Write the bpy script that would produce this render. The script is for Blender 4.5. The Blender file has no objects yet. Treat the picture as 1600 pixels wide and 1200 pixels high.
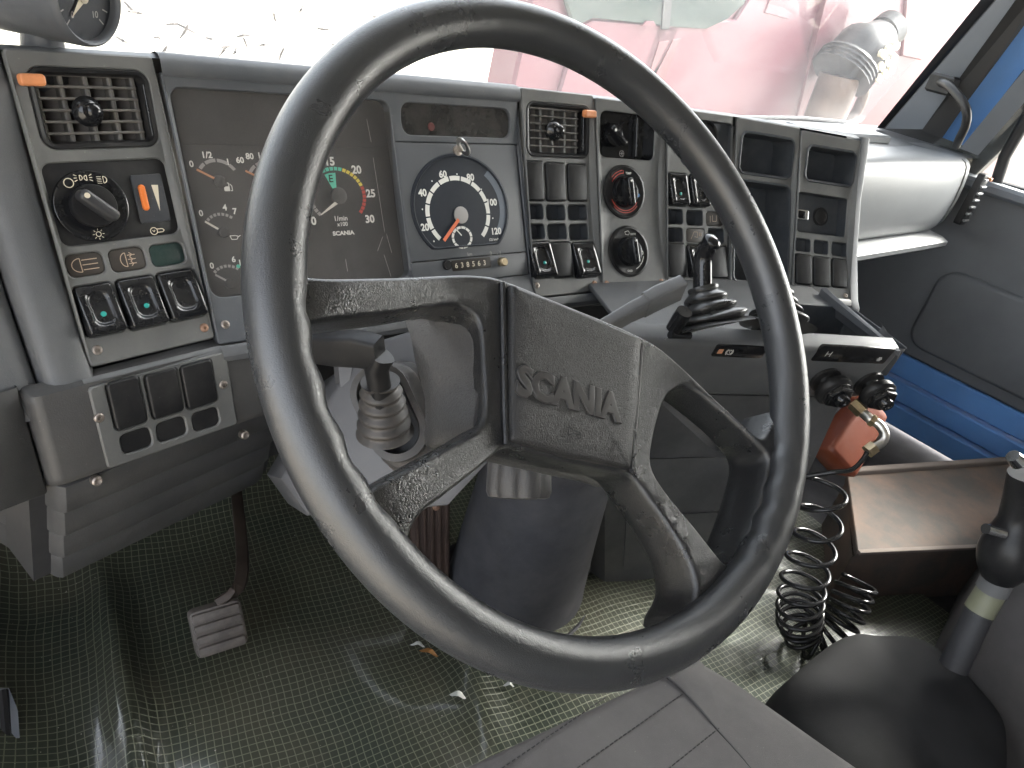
import bpy, bmesh, math, random
from mathutils import Vector, Matrix
from mathutils.geometry import delaunay_2d_cdt
random.seed(7)
scene = bpy.context.scene
COL = scene.collection
PI = math.pi
def V(*a): return Vector(a)

# ------------------------------------------------------------------ camera
CAM = V(0, 0, 1.05)
FOC = 1110.0
RX = V(0.7674, -0.1867, 0.6134); RY = V(-0.611, -0.5026, 0.6115); RZ = V(0.1941, -0.8441, -0.4998)
RX.normalize(); RY = (RY - RX * RY.dot(RX)).normalized(); RZ = RX.cross(RY)
def cam_dir(x, y, z):
    c = V(x, y, z); return V(RX.dot(c), RY.dot(c), RZ.dot(c))
cam_data = bpy.data.cameras.new('camera'); cam = bpy.data.objects.new('camera', cam_data); COL.objects.link(cam)
r, u, b = cam_dir(1, 0, 0), cam_dir(0, -1, 0), cam_dir(0, 0, -1)
cam.matrix_world = Matrix(((r.x, u.x, b.x, CAM.x), (r.y, u.y, b.y, CAM.y), (r.z, u.z, b.z, CAM.z), (0, 0, 0, 1)))
cam_data.sensor_width = 36; cam_data.lens = 36 * FOC / 1600
cam_data.clip_start = 0.02; cam_data.clip_end = 400
scene.camera = cam
cam_data.dof.use_dof = False

# ------------------------------------------------------------------ light
SUN_DIR = V(-0.92, 0.18, -0.74).normalized()          # the way the light travels
world = bpy.data.worlds.new('World'); scene.world = world; world.use_nodes = True
wn = world.node_tree.nodes; wl = world.node_tree.links; wn.clear()
sky = wn.new('ShaderNodeTexSky'); sky.sky_type = 'NISHITA'; sky.sun_disc = False
sky.sun_elevation = math.asin(-SUN_DIR.z); sky.sun_rotation = math.atan2(-SUN_DIR.x, -SUN_DIR.y)
sky.air_density = 1.0; sky.dust_density = 4.0; sky.ozone_density = 0.6
bg = wn.new('ShaderNodeBackground'); bg.inputs['Strength'].default_value = 0.15
wo = wn.new('ShaderNodeOutputWorld'); hsv = wn.new('ShaderNodeHueSaturation'); hsv.inputs['Saturation'].default_value = 0.28; wl.new(sky.outputs[0], hsv.inputs['Color']); wl.new(hsv.outputs[0], bg.inputs[0]); wl.new(bg.outputs[0], wo.inputs[0])
sun_data = bpy.data.lights.new('sun', 'SUN'); sun_data.energy = 1.5; sun_data.angle = math.radians(12.0); sun_data.color = (1, 0.95, 0.87)
sun = bpy.data.objects.new('sun', sun_data); COL.objects.link(sun)
sun.rotation_euler = SUN_DIR.to_track_quat('-Z', 'Y').to_euler()
scene.view_settings.view_transform = 'Standard'; scene.view_settings.look = 'None'
scene.view_settings.exposure = 3.05; scene.view_settings.gamma = 1
scene.cycles.use_denoising = True
scene.cycles.max_bounces = 6; scene.cycles.diffuse_bounces = 3; scene.cycles.glossy_bounces = 3; scene.cycles.transparent_max_bounces = 8
scene.cycles.use_adaptive_sampling = True; scene.cycles.adaptive_threshold = 0.03
scene.cycles.sample_clamp_indirect = 6

# ------------------------------------------------------------------ materials
MATS = {}
def mat(name, base, rough=0.5, metal=0.0, grain=None, gstr=0.0, spec=0.5, coat=0.0, mottle=0.0, mscale=8.0, trans=0.0, dust=0.0, dustcol=(0.35, 0.33, 0.30), rvar=0.0, alpha=1.0, wrinkle=None, scratch=0.0):
    m = bpy.data.materials.new(name); m.use_nodes = True; MATS[name] = m
    nt = m.node_tree; N = nt.nodes; L = nt.links; bs = N['Principled BSDF']
    bs.inputs['Roughness'].default_value = rough; bs.inputs['Metallic'].default_value = metal
    bs.inputs['Specular IOR Level'].default_value = spec; bs.inputs['Coat Weight'].default_value = coat
    bs.inputs['Coat Roughness'].default_value = 0.08
    bs.inputs['Transmission Weight'].default_value = trans
    tc = N.new('ShaderNodeTexCoord'); geo = N.new('ShaderNodeNewGeometry')
    P = geo.outputs['Position']
    def noise(sc, det=4, rgh=0.6):
        n = N.new('ShaderNodeTexNoise'); n.inputs['Scale'].default_value = sc; n.inputs['Detail'].default_value = det; n.inputs['Roughness'].default_value = rgh
        L.new(P, n.inputs['Vector']); return n.outputs['Fac']
    def ramp(fac, a, b2):
        mr = N.new('ShaderNodeMapRange'); mr.inputs['From Min'].default_value = a; mr.inputs['From Max'].default_value = b2
        L.new(fac, mr.inputs['Value']); return mr.outputs['Result']
    def mixc(fac, A, B):
        mx = N.new('ShaderNodeMix'); mx.data_type = 'RGBA'
        L.new(fac, mx.inputs[0])
        for sock, c in ((mx.inputs[6], A), (mx.inputs[7], B)):
            if isinstance(c, tuple): sock.default_value = (*c[:3], 1)
            else: L.new(c, sock)
        return mx.outputs[2]
    col = tuple(base)
    if mottle:
        lo = tuple(c * (1 - mottle) for c in base); hi = tuple(min(1, c * (1 + mottle)) for c in base)
        col = mixc(ramp(noise(mscale, 6), 0.3, 0.7), lo, hi)
    if dust:
        f = N.new('ShaderNodeMath'); f.operation = 'MULTIPLY'; f.inputs[1].default_value = dust
        L.new(ramp(noise(mscale * 1.7, 8, 0.7), 0.42, 0.75), f.inputs[0]); col = mixc(f.outputs[0], col, dustcol)
        # small specks
        f2 = N.new('ShaderNodeMath'); f2.operation = 'MULTIPLY'; f2.inputs[1].default_value = min(1, dust * 1.6)
        L.new(ramp(noise(420, 1, 0.5), 0.74, 0.80), f2.inputs[0]); col = mixc(f2.outputs[0], col, dustcol)
    if isinstance(col, tuple): bs.inputs['Base Color'].default_value = (*col, 1)
    else: L.new(col, bs.inputs['Base Color'])
    if rvar:
        mr = N.new('ShaderNodeMapRange'); mr.inputs['To Min'].default_value = max(0.02, rough - rvar); mr.inputs['To Max'].default_value = min(1, rough + rvar)
        mr.inputs['From Min'].default_value = 0.3; mr.inputs['From Max'].default_value = 0.7
        L.new(noise(mscale * 2.2, 6), mr.inputs['Value']); L.new(mr.outputs['Result'], bs.inputs['Roughness'])
    if grain:
        bm_ = N.new('ShaderNodeBump'); bm_.inputs['Strength'].default_value = gstr; bm_.inputs['Distance'].default_value = 0.0006 if wrinkle is None else 0.0013
        if wrinkle == 'leather':
            vo = N.new('ShaderNodeTexVoronoi'); vo.feature = 'DISTANCE_TO_EDGE'; vo.inputs['Scale'].default_value = grain
            wv = N.new('ShaderNodeTexNoise'); wv.inputs['Scale'].default_value = grain * 0.6; L.new(P, wv.inputs['Vector'])
            vm = N.new('ShaderNodeVectorMath'); vm.operation = 'MULTIPLY_ADD'; vm.inputs[1].default_value = (0.006, 0.006, 0.006)
            L.new(wv.outputs['Color'], vm.inputs[0]); L.new(P, vm.inputs[2]); L.new(vm.outputs[0], vo.inputs['Vector'])
            h = ramp(vo.outputs['Distance'], 0.0, 0.16)
            ad = N.new('ShaderNodeMath'); ad.operation = 'MULTIPLY_ADD'; ad.inputs[1].default_value = 0.12
            L.new(noise(grain * 0.35, 3), ad.inputs[0]); L.new(h, ad.inputs[2]); L.new(ad.outputs[0], bm_.inputs['Height'])
        else:
            L.new(noise(grain, 3, 0.55), bm_.inputs['Height'])
        L.new(bm_.outputs[0], bs.inputs['Normal'])
    if alpha < 1: bs.inputs['Alpha'].default_value = alpha
    return m
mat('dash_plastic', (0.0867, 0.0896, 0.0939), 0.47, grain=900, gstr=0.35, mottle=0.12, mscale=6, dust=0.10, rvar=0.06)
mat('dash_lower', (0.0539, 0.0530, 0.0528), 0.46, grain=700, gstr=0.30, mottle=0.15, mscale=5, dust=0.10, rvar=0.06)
mat('panel_plastic', (0.1048, 0.1061, 0.1028), 0.50, grain=1400, gstr=0.20, mottle=0.10, mscale=9, dust=0.16, rvar=0.06)
mat('hood_plastic', (0.0706, 0.0760, 0.0845), 0.50, grain=900, gstr=0.30, mottle=0.10, mscale=7, dust=0.10)
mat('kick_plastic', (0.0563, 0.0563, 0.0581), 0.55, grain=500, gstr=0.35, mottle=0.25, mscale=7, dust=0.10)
mat('black_gloss', (0.009, 0.0095, 0.011), 0.16, mottle=0.1, dust=0.05, mscale=20, rvar=0.05)
mat('black_satin', (0.013, 0.013, 0.014), 0.36, spec=0.28, dust=0.06, mscale=15, rvar=0.06)
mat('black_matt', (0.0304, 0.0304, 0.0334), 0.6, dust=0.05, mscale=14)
mat('pocket_black', (0.0352, 0.0396, 0.0462), 0.45, dust=0.08, mscale=25)
mat('vane_plastic', (0.1020, 0.0969, 0.0892), 0.40, dust=0.30, dustcol=(0.22, 0.19, 0.16), mscale=40)
mat('wheel_rim', (0.0279, 0.0291, 0.0314), 0.29, spec=0.8, grain=560, gstr=0.17, wrinkle='leather', mottle=0.06, mscale=10, rvar=0.03)
mat('wheel_worn', (0.0157, 0.0160, 0.0172), 0.29, spec=0.8, grain=520, gstr=0.26, wrinkle='leather', mottle=0.06, mscale=12, rvar=0.03)
mat('wheel_pad', (0.0230, 0.0226, 0.0226), 0.42, grain=520, gstr=0.35, wrinkle='leather', mottle=0.12, mscale=8, rvar=0.05)
mat('letter_smooth', (0.0480, 0.0456, 0.0444), 0.36, mottle=0.1)
mat('wheel_web_lit', (0.0540, 0.0527, 0.0540), 0.30, spec=1.0, grain=420, gstr=0.25, wrinkle='leather')  # lighter copy of the wheel plastic: the hub wall's bright reflection in colour
mat('knob_plastic', (0.0510, 0.0492, 0.0492), 0.36, grain=500, gstr=0.25, wrinkle='leather')
mat('knob_grey', (0.030, 0.030, 0.032), 0.40)
mat('glove_plastic', (0.1781, 0.1841, 0.1900), 0.42, grain=900, gstr=0.2, mottle=0.06)  # lighter than the dash plastic, sun glare on the lid put into the colour
mat('column_grey', (0.0850, 0.0850, 0.0907), 0.50, grain=900, gstr=0.15, mottle=0.08, dust=0.06)
mat('bellows_grey', (0.0420, 0.0394, 0.0379), 0.50, mottle=0.15, dust=0.15, dustcol=(0.30, 0.25, 0.21), mscale=20)
mat('bellows_black', (0.022, 0.022, 0.022), 0.32, mottle=0.2, dust=0.08, mscale=18, rvar=0.08)
mat('boot_dark', (0.0539, 0.0539, 0.0600), 0.8, spec=0.2, mottle=0.25, dust=0.08, mscale=9)
mat('stalk_black', (0.012, 0.012, 0.013), 0.42, spec=0.25, dust=0.05)
mat('stalk_grey', (0.1285, 0.1285, 0.1285), 0.45, grain=1200, gstr=0.1)
mat('cluster_face', (0.0459, 0.0446, 0.0441), 0.55, mottle=0.10, dust=0.10, mscale=9)
mat('cluster_bezel', (0.030, 0.033, 0.040), 0.45, dust=0.08)
mat('tachograph_face', (0.0914, 0.0960, 0.1030), 0.50, dust=0.06)
mat('dial_face', (0.024, 0.028, 0.036), 0.45, dust=0.04, spec=0.2)
mat('dial_shoulder', (0.13, 0.15, 0.18), 0.35)
mat('print_white', (0.7130, 0.7015, 0.6555), 0.6)
mat('print_dim', (0.3120, 0.2990, 0.2860), 0.6)
mat('print_cream', (0.62, 0.55, 0.42), 0.6)
mat('print_tan', (0.40, 0.30, 0.22), 0.6)
mat('print_green', (0.10, 0.50, 0.36), 0.6)
mat('print_yellow', (0.70, 0.55, 0.08), 0.6)
mat('print_red', (0.48, 0.07, 0.05), 0.6)
mat('print_blue', (0.06, 0.18, 0.40), 0.6)
mat('print_dark', (0.01, 0.012, 0.012), 0.6)
mat('needle_orange', (0.70, 0.16, 0.06), 0.5)
mat('needle_dim', (0.5040, 0.2400, 0.1320), 0.5)
mat('needle_white', (0.66, 0.62, 0.55), 0.5)
mat('orange_knob', (0.62, 0.24, 0.10), 0.42, mottle=0.15, mscale=80)
mat('orange_wheel', (0.72, 0.19, 0.03), 0.45)
mat('lens_teal', (0.03, 0.30, 0.26), 0.25)
mat('lens_green_dark', (0.012, 0.030, 0.027), 0.30, dust=0.1, mscale=40)
mat('lens_dark', (0.012, 0.012, 0.012), 0.22, dust=0.08, mscale=30)
mat('lens_red', (0.16, 0.03, 0.03), 0.4)
mat('tile_brown', (0.0390, 0.0338, 0.0299), 0.45, spec=0.2, dust=0.06)
mat('screw_metal', (0.33, 0.29, 0.26), 0.42, metal=0.85, mottle=0.3, mscale=300)
mat('screw_rust', (0.34, 0.21, 0.15), 0.55, metal=0.6, mottle=0.35, mscale=300)
mat('steel', (0.6600, 0.6360, 0.6000), 0.30, metal=1.0, mottle=0.15, mscale=60)
mat('brass', (0.62, 0.50, 0.33), 0.30, metal=1.0, mottle=0.25, mscale=60)
mat('chrome', (0.75, 0.75, 0.75), 0.12, metal=1.0)
mat('hose_black', (0.016, 0.016, 0.017), 0.18, rvar=0.05)
mat('orange_plastic', (0.1290, 0.0234, 0.0062), 0.45, mottle=0.2, dust=0.1)
mat('box_brown', (0.0680, 0.0592, 0.0528), 0.7, spec=0.25, mottle=0.2, mscale=4, dust=0.6, dustcol=(0.20, 0.11, 0.07))
mat('box_edge', (0.16, 0.135, 0.12), 0.85, spec=0.15, mottle=0.15, mscale=8)
mat('blue_paint', (0.1166, 0.2765, 0.6055), 0.5, spec=0.3, mottle=0.10, mscale=6, dust=0.10, rvar=0.08)
mat('door_plastic', (0.1215, 0.1269, 0.1350), 0.55, grain=700, gstr=0.3, mottle=0.10)
mat('pillar_trim', (0.1380, 0.1500, 0.1680), 0.55, grain=900, gstr=0.2, mottle=0.08)
mat('rubber_seal', (0.012, 0.012, 0.013), 0.5)
mat('seat_fabric', (0.0736, 0.0677, 0.0662), 0.75, grain=1500, gstr=0.4, mottle=0.10, mscale=5, dust=0.10)
mat('seat_thread', (0.030, 0.028, 0.028), 0.8)
mat('bag_fabric', (0.0232, 0.0232, 0.0243), 0.85, spec=0.2, grain=600, gstr=0.4, mottle=0.2)
mat('pedal_rubber', (0.1020, 0.0900, 0.0816), 0.55, mottle=0.3, mscale=25, dust=0.3, dustcol=(0.26, 0.21, 0.18))
mat('pedal_steel', (0.0600, 0.0450, 0.0360), 0.5, metal=0.3, mottle=0.3, mscale=25)
mat('pedal_brown', (0.050, 0.032, 0.026), 0.5, mottle=0.3, mscale=30)
mat('band_green', (0.1800, 0.1800, 0.1200), 0.5, mottle=0.1)
mat('red_truck_paint', (0.1169, 0.0374, 0.0505), 0.35, mottle=0.05, mscale=1.0)  # red made paler, glare haze mixed into the colour
mat('soot', (0.14, 0.05, 0.055), 0.6, mottle=0.3, mscale=3)
mat('truck_glass', (0.02, 0.035, 0.032), 0.06, mottle=0.2, mscale=2)
mat('exhaust_metal', (0.1008, 0.0672, 0.0538), 0.5, metal=0.3, mottle=0.25, mscale=5)
mat('exhaust_dark', (0.0060, 0.0060, 0.0060), 0.5, mottle=0.2)
mat('ground_dirt', (0.42, 0.38, 0.31), 0.9, mottle=0.2, mscale=0.8)
mat('glare_white', (0.8000, 0.7900, 0.7600), 0.8, mottle=0.04, mscale=0.7)
mat('twig', (0.05, 0.04, 0.035), 0.8)
mat('vent_tan_lit', (0.115, 0.098, 0.083), 0.6, mottle=0.3, mscale=60)  # dusty tan, with the light on the vanes put into the colour
mat('cab_liner', (0.2744, 0.2744, 0.2666), 0.8)
mat('leaf_brown', (0.30, 0.14, 0.04), 0.6)
mat('paper_white', (0.55, 0.55, 0.52), 0.6)

def mat_mat():
    m = bpy.data.materials.new('floor_mat_pvc'); m.use_nodes = True; MATS['floor_mat_pvc'] = m
    nt = m.node_tree; N = nt.nodes; L = nt.links; bs = N['Principled BSDF']
    geo = N.new('ShaderNodeNewGeometry')
    warp = N.new('ShaderNodeTexNoise'); warp.inputs['Scale'].default_value = 4.5; warp.inputs['Detail'].default_value = 3; L.new(geo.outputs['Position'], warp.inputs['Vector'])
    ma = N.new('ShaderNodeVectorMath'); ma.operation = 'MULTIPLY_ADD'; ma.inputs[1].default_value = (0.022, 0.022, 0.022)
    L.new(warp.outputs['Color'], ma.inputs[0]); L.new(geo.outputs['Position'], ma.inputs[2])
    rot = N.new('ShaderNodeVectorRotate'); rot.rotation_type = 'Z_AXIS'; rot.inputs['Angle'].default_value = math.radians(9); L.new(ma.outputs[0], rot.inputs['Vector'])
    sep = N.new('ShaderNodeSeparateXYZ'); L.new(rot.outputs[0], sep.inputs[0])
    def line(sock, pitch, wdt):
        a = N.new('ShaderNodeMath'); a.operation = 'PINGPONG'; a.inputs[1].default_value = pitch / 2; L.new(sock, a.inputs[0])
        c = N.new('ShaderNodeMapRange'); c.interpolation_type = 'SMOOTHSTEP'; c.inputs['From Min'].default_value = wdt * 1.3; c.inputs['From Max'].default_value = wdt * 0.5; L.new(a.outputs[0], c.inputs['Value'])
        return c.outputs['Result']
    mx = N.new('ShaderNodeMath'); mx.operation = 'MAXIMUM'
    L.new(line(sep.outputs['X'], 0.0098, 0.00062), mx.inputs[0]); L.new(line(sep.outputs['Y'], 0.0098, 0.00062), mx.inputs[1])
    n1 = N.new('ShaderNodeTexNoise'); n1.inputs['Scale'].default_value = 5; n1.inputs['Detail'].default_value = 5; L.new(geo.outputs['Position'], n1.inputs['Vector'])
    cr = N.new('ShaderNodeValToRGB'); cr.color_ramp.elements[0].color = (0.028, 0.037, 0.027, 1); cr.color_ramp.elements[1].color = (0.050, 0.050, 0.034, 1)
    cr.color_ramp.elements[0].position = 0.38; cr.color_ramp.elements[1].position = 0.62; L.new(n1.outputs['Fac'], cr.inputs[0])
    n2 = N.new('ShaderNodeTexNoise'); n2.inputs['Scale'].default_value = 16; n2.inputs['Detail'].default_value = 6; n2.inputs['Roughness'].default_value = 0.7; L.new(geo.outputs['Position'], n2.inputs['Vector'])
    dr = N.new('ShaderNodeMapRange'); dr.inputs['From Min'].default_value = 0.52; dr.inputs['From Max'].default_value = 0.8; dr.inputs['To Max'].default_value = 0.30; L.new(n2.outputs['Fac'], dr.inputs['Value'])
    m0 = N.new('ShaderNodeMix'); m0.data_type = 'RGBA'; L.new(mx.outputs[0], m0.inputs[0]); L.new(cr.outputs[0], m0.inputs[6]); m0.inputs[7].default_value = (0.165, 0.175, 0.125, 1)
    m1 = N.new('ShaderNodeMix'); m1.data_type = 'RGBA'; L.new(dr.outputs[0], m1.inputs[0]); L.new(m0.outputs[2], m1.inputs[6]); m1.inputs[7].default_value = (0.12, 0.10, 0.07, 1)
    n3 = N.new('ShaderNodeTexNoise'); n3.inputs['Scale'].default_value = 240; n3.inputs['Detail'].default_value = 1; L.new(geo.outputs['Position'], n3.inputs['Vector'])
    sp = N.new('ShaderNodeMapRange'); sp.inputs['From Min'].default_value = 0.76; sp.inputs['From Max'].default_value = 0.8; L.new(n3.outputs['Fac'], sp.inputs['Value'])
    m2 = N.new('ShaderNodeMix'); m2.data_type = 'RGBA'; L.new(sp.outputs[0], m2.inputs[0]); L.new(m1.outputs[2], m2.inputs[6]); m2.inputs[7].default_value = (0.4, 0.38, 0.33, 1)
    L.new(m2.outputs[2], bs.inputs['Base Color'])
    rr_ = N.new('ShaderNodeMapRange'); rr_.inputs['To Min'].default_value = 0.26; rr_.inputs['To Max'].default_value = 0.36; L.new(n2.outputs['Fac'], rr_.inputs['Value']); L.new(rr_.outputs[0], bs.inputs['Roughness'])
    bs.inputs['Coat Weight'].default_value = 0.7; bs.inputs['Coat Roughness'].default_value = 0.10
    bp = N.new('ShaderNodeBump'); bp.inputs['Strength'].default_value = 0.35; bp.inputs['Distance'].default_value = 0.004
    nb = N.new('ShaderNodeTexNoise'); nb.inputs['Scale'].default_value = 26; nb.inputs['Detail'].default_value = 4; L.new(geo.outputs['Position'], nb.inputs['Vector'])
    ad = N.new('ShaderNodeMath'); ad.operation = 'MULTIPLY_ADD'; ad.inputs[1].default_value = 0.3; L.new(mx.outputs[0], ad.inputs[0]); L.new(nb.outputs['Fac'], ad.inputs[2])
    L.new(ad.outputs[0], bp.inputs['Height']); L.new(bp.outputs[0], bs.inputs['Normal'])
mat_mat()
def glass_mat(name, tint, dirt, dirtcol, refl=1.0, mottle=0.0):
    m = bpy.data.materials.new(name); m.use_nodes = True; MATS[name] = m
    nt = m.node_tree; N = nt.nodes; L = nt.links; N.clear()
    o = N.new('ShaderNodeOutputMaterial'); t = N.new('ShaderNodeBsdfTransparent'); t.inputs[0].default_value = (*tint, 1)
    g = N.new('ShaderNodeBsdfGlossy'); g.inputs['Roughness'].default_value = 0.03; g.inputs[0].default_value = (refl, refl, refl, 1)
    fr = N.new('ShaderNodeFresnel'); bf_ = N.new('ShaderNodeNewGeometry'); ir = N.new('ShaderNodeMapRange'); ir.inputs['To Min'].default_value = 1.45; ir.inputs['To Max'].default_value = 1 / 1.45; L.new(bf_.outputs['Backfacing'], ir.inputs['Value']); L.new(ir.outputs[0], fr.inputs['IOR'])
    mx = N.new('ShaderNodeMixShader'); L.new(fr.outputs[0], mx.inputs[0]); L.new(t.outputs[0], mx.inputs[1]); L.new(g.outputs[0], mx.inputs[2])
    d = N.new('ShaderNodeBsdfTranslucent'); d.inputs[0].default_value = (*dirtcol, 1); d2 = N.new('ShaderNodeBsdfDiffuse'); d2.inputs[0].default_value = (*dirtcol, 1)
    dm = N.new('ShaderNodeMixShader'); L.new(d.outputs[0], dm.inputs[1]); L.new(d2.outputs[0], dm.inputs[2])
    fin = N.new('ShaderNodeMixShader'); fin.inputs[0].default_value = dirt
    if mottle:
        geo = N.new('ShaderNodeNewGeometry'); n = N.new('ShaderNodeTexNoise'); n.inputs['Scale'].default_value = 7; n.inputs['Detail'].default_value = 7; n.inputs['Roughness'].default_value = 0.65
        L.new(geo.outputs['Position'], n.inputs['Vector']); mr = N.new('ShaderNodeMapRange'); mr.inputs['From Min'].default_value = 0.3; mr.inputs['From Max'].default_value = 0.75
        mr.inputs['To Min'].default_value = dirt * (1 - mottle); mr.inputs['To Max'].default_value = dirt * (1 + mottle); L.new(n.outputs['Fac'], mr.inputs['Value']); L.new(mr.outputs[0], fin.inputs[0])
    L.new(mx.outputs[0], fin.inputs[1]); L.new(dm.outputs[0], fin.inputs[2]); L.new(fin.outputs[0], o.inputs[0])
glass_mat('windscreen_glass', (0.93, 0.97, 0.97), 0.14, (0.88, 0.89, 0.90), mottle=0.4)
glass_mat('gauge_glass', (0.95, 0.95, 0.95), 0.02, (0.75, 0.72, 0.7), refl=0.35)
glass_mat('instrument_glass', (0.92, 0.92, 0.92), 0.07, (0.75, 0.70, 0.66), mottle=0.6)
glass_mat('window_glass', (0.93, 0.96, 0.95), 0.04, (0.9, 0.9, 0.88))

# ------------------------------------------------------------------ geometry helpers
def ray(px, py): return cam_dir((px - 800) / FOC, (py - 600) / FOC, 1.0)
def at(px, py, x=None, y=None, z=None, t=None):
    d = ray(px, py)
    if t is None: t = (x - CAM.x) / d.x if x is not None else (y - CAM.y) / d.y if y is not None else (z - CAM.z) / d.z
    return CAM + d * t
def hit(px, py, P0, N):
    d = ray(px, py); return CAM + d * ((P0 - CAM).dot(N) / d.dot(N))
def frame(O, X, Y, Z): return lambda a, b, c: O + X * a + Y * b + Z * c
IDENT = lambda a, b, c: Vector((a, b, c))

class Panel:
    """curved (concave) dash facet: s right, v down, w out towards the driver"""
    def __init__(s, x, y, z0, psi, a0=13, a1=31, lp=.29, sh=None):
        p = math.radians(psi); s.O = V(x, y, z0); s.S = V(math.cos(p), math.sin(p), 0); s.H = V(math.sin(p), -math.cos(p), 0)
        s.a0, s.a1, s.lp = math.radians(a0), math.radians(a1), lp; s.k = 0
        if sh:
            ks = []
            for A, B in sh:
                (s0, v0), (s1, v1) = s.loc(*A), s.loc(*B); ks.append((s1 - s0) / (v1 - v0))
            s.k = sum(ks) / len(ks)
    def prof(s, v):
        k = (s.a1 - s.a0) / s.lp
        if abs(k) < 1e-6: return v * math.sin(s.a0), -v * math.cos(s.a0), s.a0
        vv = max(-.1, min(.45, v)); a = s.a0 + k * vv
        return -(math.cos(a) - math.cos(s.a0)) / k + (v - vv) * math.sin(a), -(math.sin(a) - math.sin(s.a0)) / k - (v - vv) * math.cos(a), a
    def __call__(s, a, v, w=0.0):
        h, z, an = s.prof(v); N = s.H * math.cos(an) + V(0, 0, math.sin(an))
        return s.O + s.S * (a + s.k * v) + s.H * h + V(0, 0, z) + N * w
    def normal(s, v): _, _, an = s.prof(v); return s.H * math.cos(an) + V(0, 0, math.sin(an))
    def loc(s, px, py, w=0.0):
        v = .12
        for _ in range(10):
            h, z, an = s.prof(v); N = s.H * math.cos(an) + V(0, 0, math.sin(an)); D = s.H * math.sin(an) - V(0, 0, math.cos(an))
            B = s.O + s.H * h + V(0, 0, z) + N * w
            P = hit(px, py, B, N); v += (P - B).dot(D)
        return (P - s.O).dot(s.S) - s.k * v, v
    def bb(s, x0, y0, x1, y1, w=0.0):
        cx, cy = (x0 + x1) / 2, (y0 + y1) / 2
        return s.loc(x0, cy, w)[0], s.loc(cx, y0, w)[1], s.loc(x1, cy, w)[0], s.loc(cx, y1, w)[1]

def rr(s0, v0, s1, v1, r, n=4, inset=0.0):
    s0, v0, s1, v1 = s0 + inset, v0 + inset, s1 - inset, v1 - inset; r = max(1e-5, min(r - inset, (s1 - s0) / 2.001, (v1 - v0) / 2.001))
    pts = []
    for cx, cy, a0 in ((s1 - r, v1 - r, 0), (s0 + r, v1 - r, 90), (s0 + r, v0 + r, 180), (s1 - r, v0 + r, 270)):
        for i in range(n + 1):
            a = math.radians(a0 + 90 * i / n); pts.append((cx + r * math.cos(a), cy + r * math.sin(a)))
    return pts
def circ(cx, cy, r, n=24, ry=None): return [(cx + r * math.cos(2 * PI * i / n), cy + (ry or r) * math.sin(2 * PI * i / n)) for i in range(n)]

TEXT = {}
def text_mesh(txt, offset=0.0, extrude=0.0, bevel=0.0):
    key = (txt, offset, extrude, bevel)
    if key in TEXT: return TEXT[key]
    c = bpy.data.curves.new('t', 'FONT'); c.body = txt; c.size = 1; c.offset = offset; c.extrude = extrude; c.bevel_depth = bevel; c.resolution_u = 3
    c.align_x = 'CENTER'; c.align_y = 'CENTER'
    o = bpy.data.objects.new('t', c); COL.objects.link(o); bpy.context.view_layer.update()
    me = bpy.data.meshes.new_from_object(o.evaluated_get(bpy.context.evaluated_depsgraph_get()))
    vs = [tuple(v.co) for v in me.vertices]; fs = [tuple(p.vertices) for p in me.polygons]
    if vs:
        ys = [v[1] for v in vs]; my = (min(ys) + max(ys)) / 2; xs = [v[0] for v in vs]; mx = (min(xs) + max(xs)) / 2
        hgt = max(ys) - min(ys); vs = [((x - mx), (y - my), z) for x, y, z in vs]
    bpy.data.objects.remove(o); bpy.data.curves.remove(c); bpy.data.meshes.remove(me)
    TEXT[key] = (vs, fs, hgt); return TEXT[key]

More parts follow.
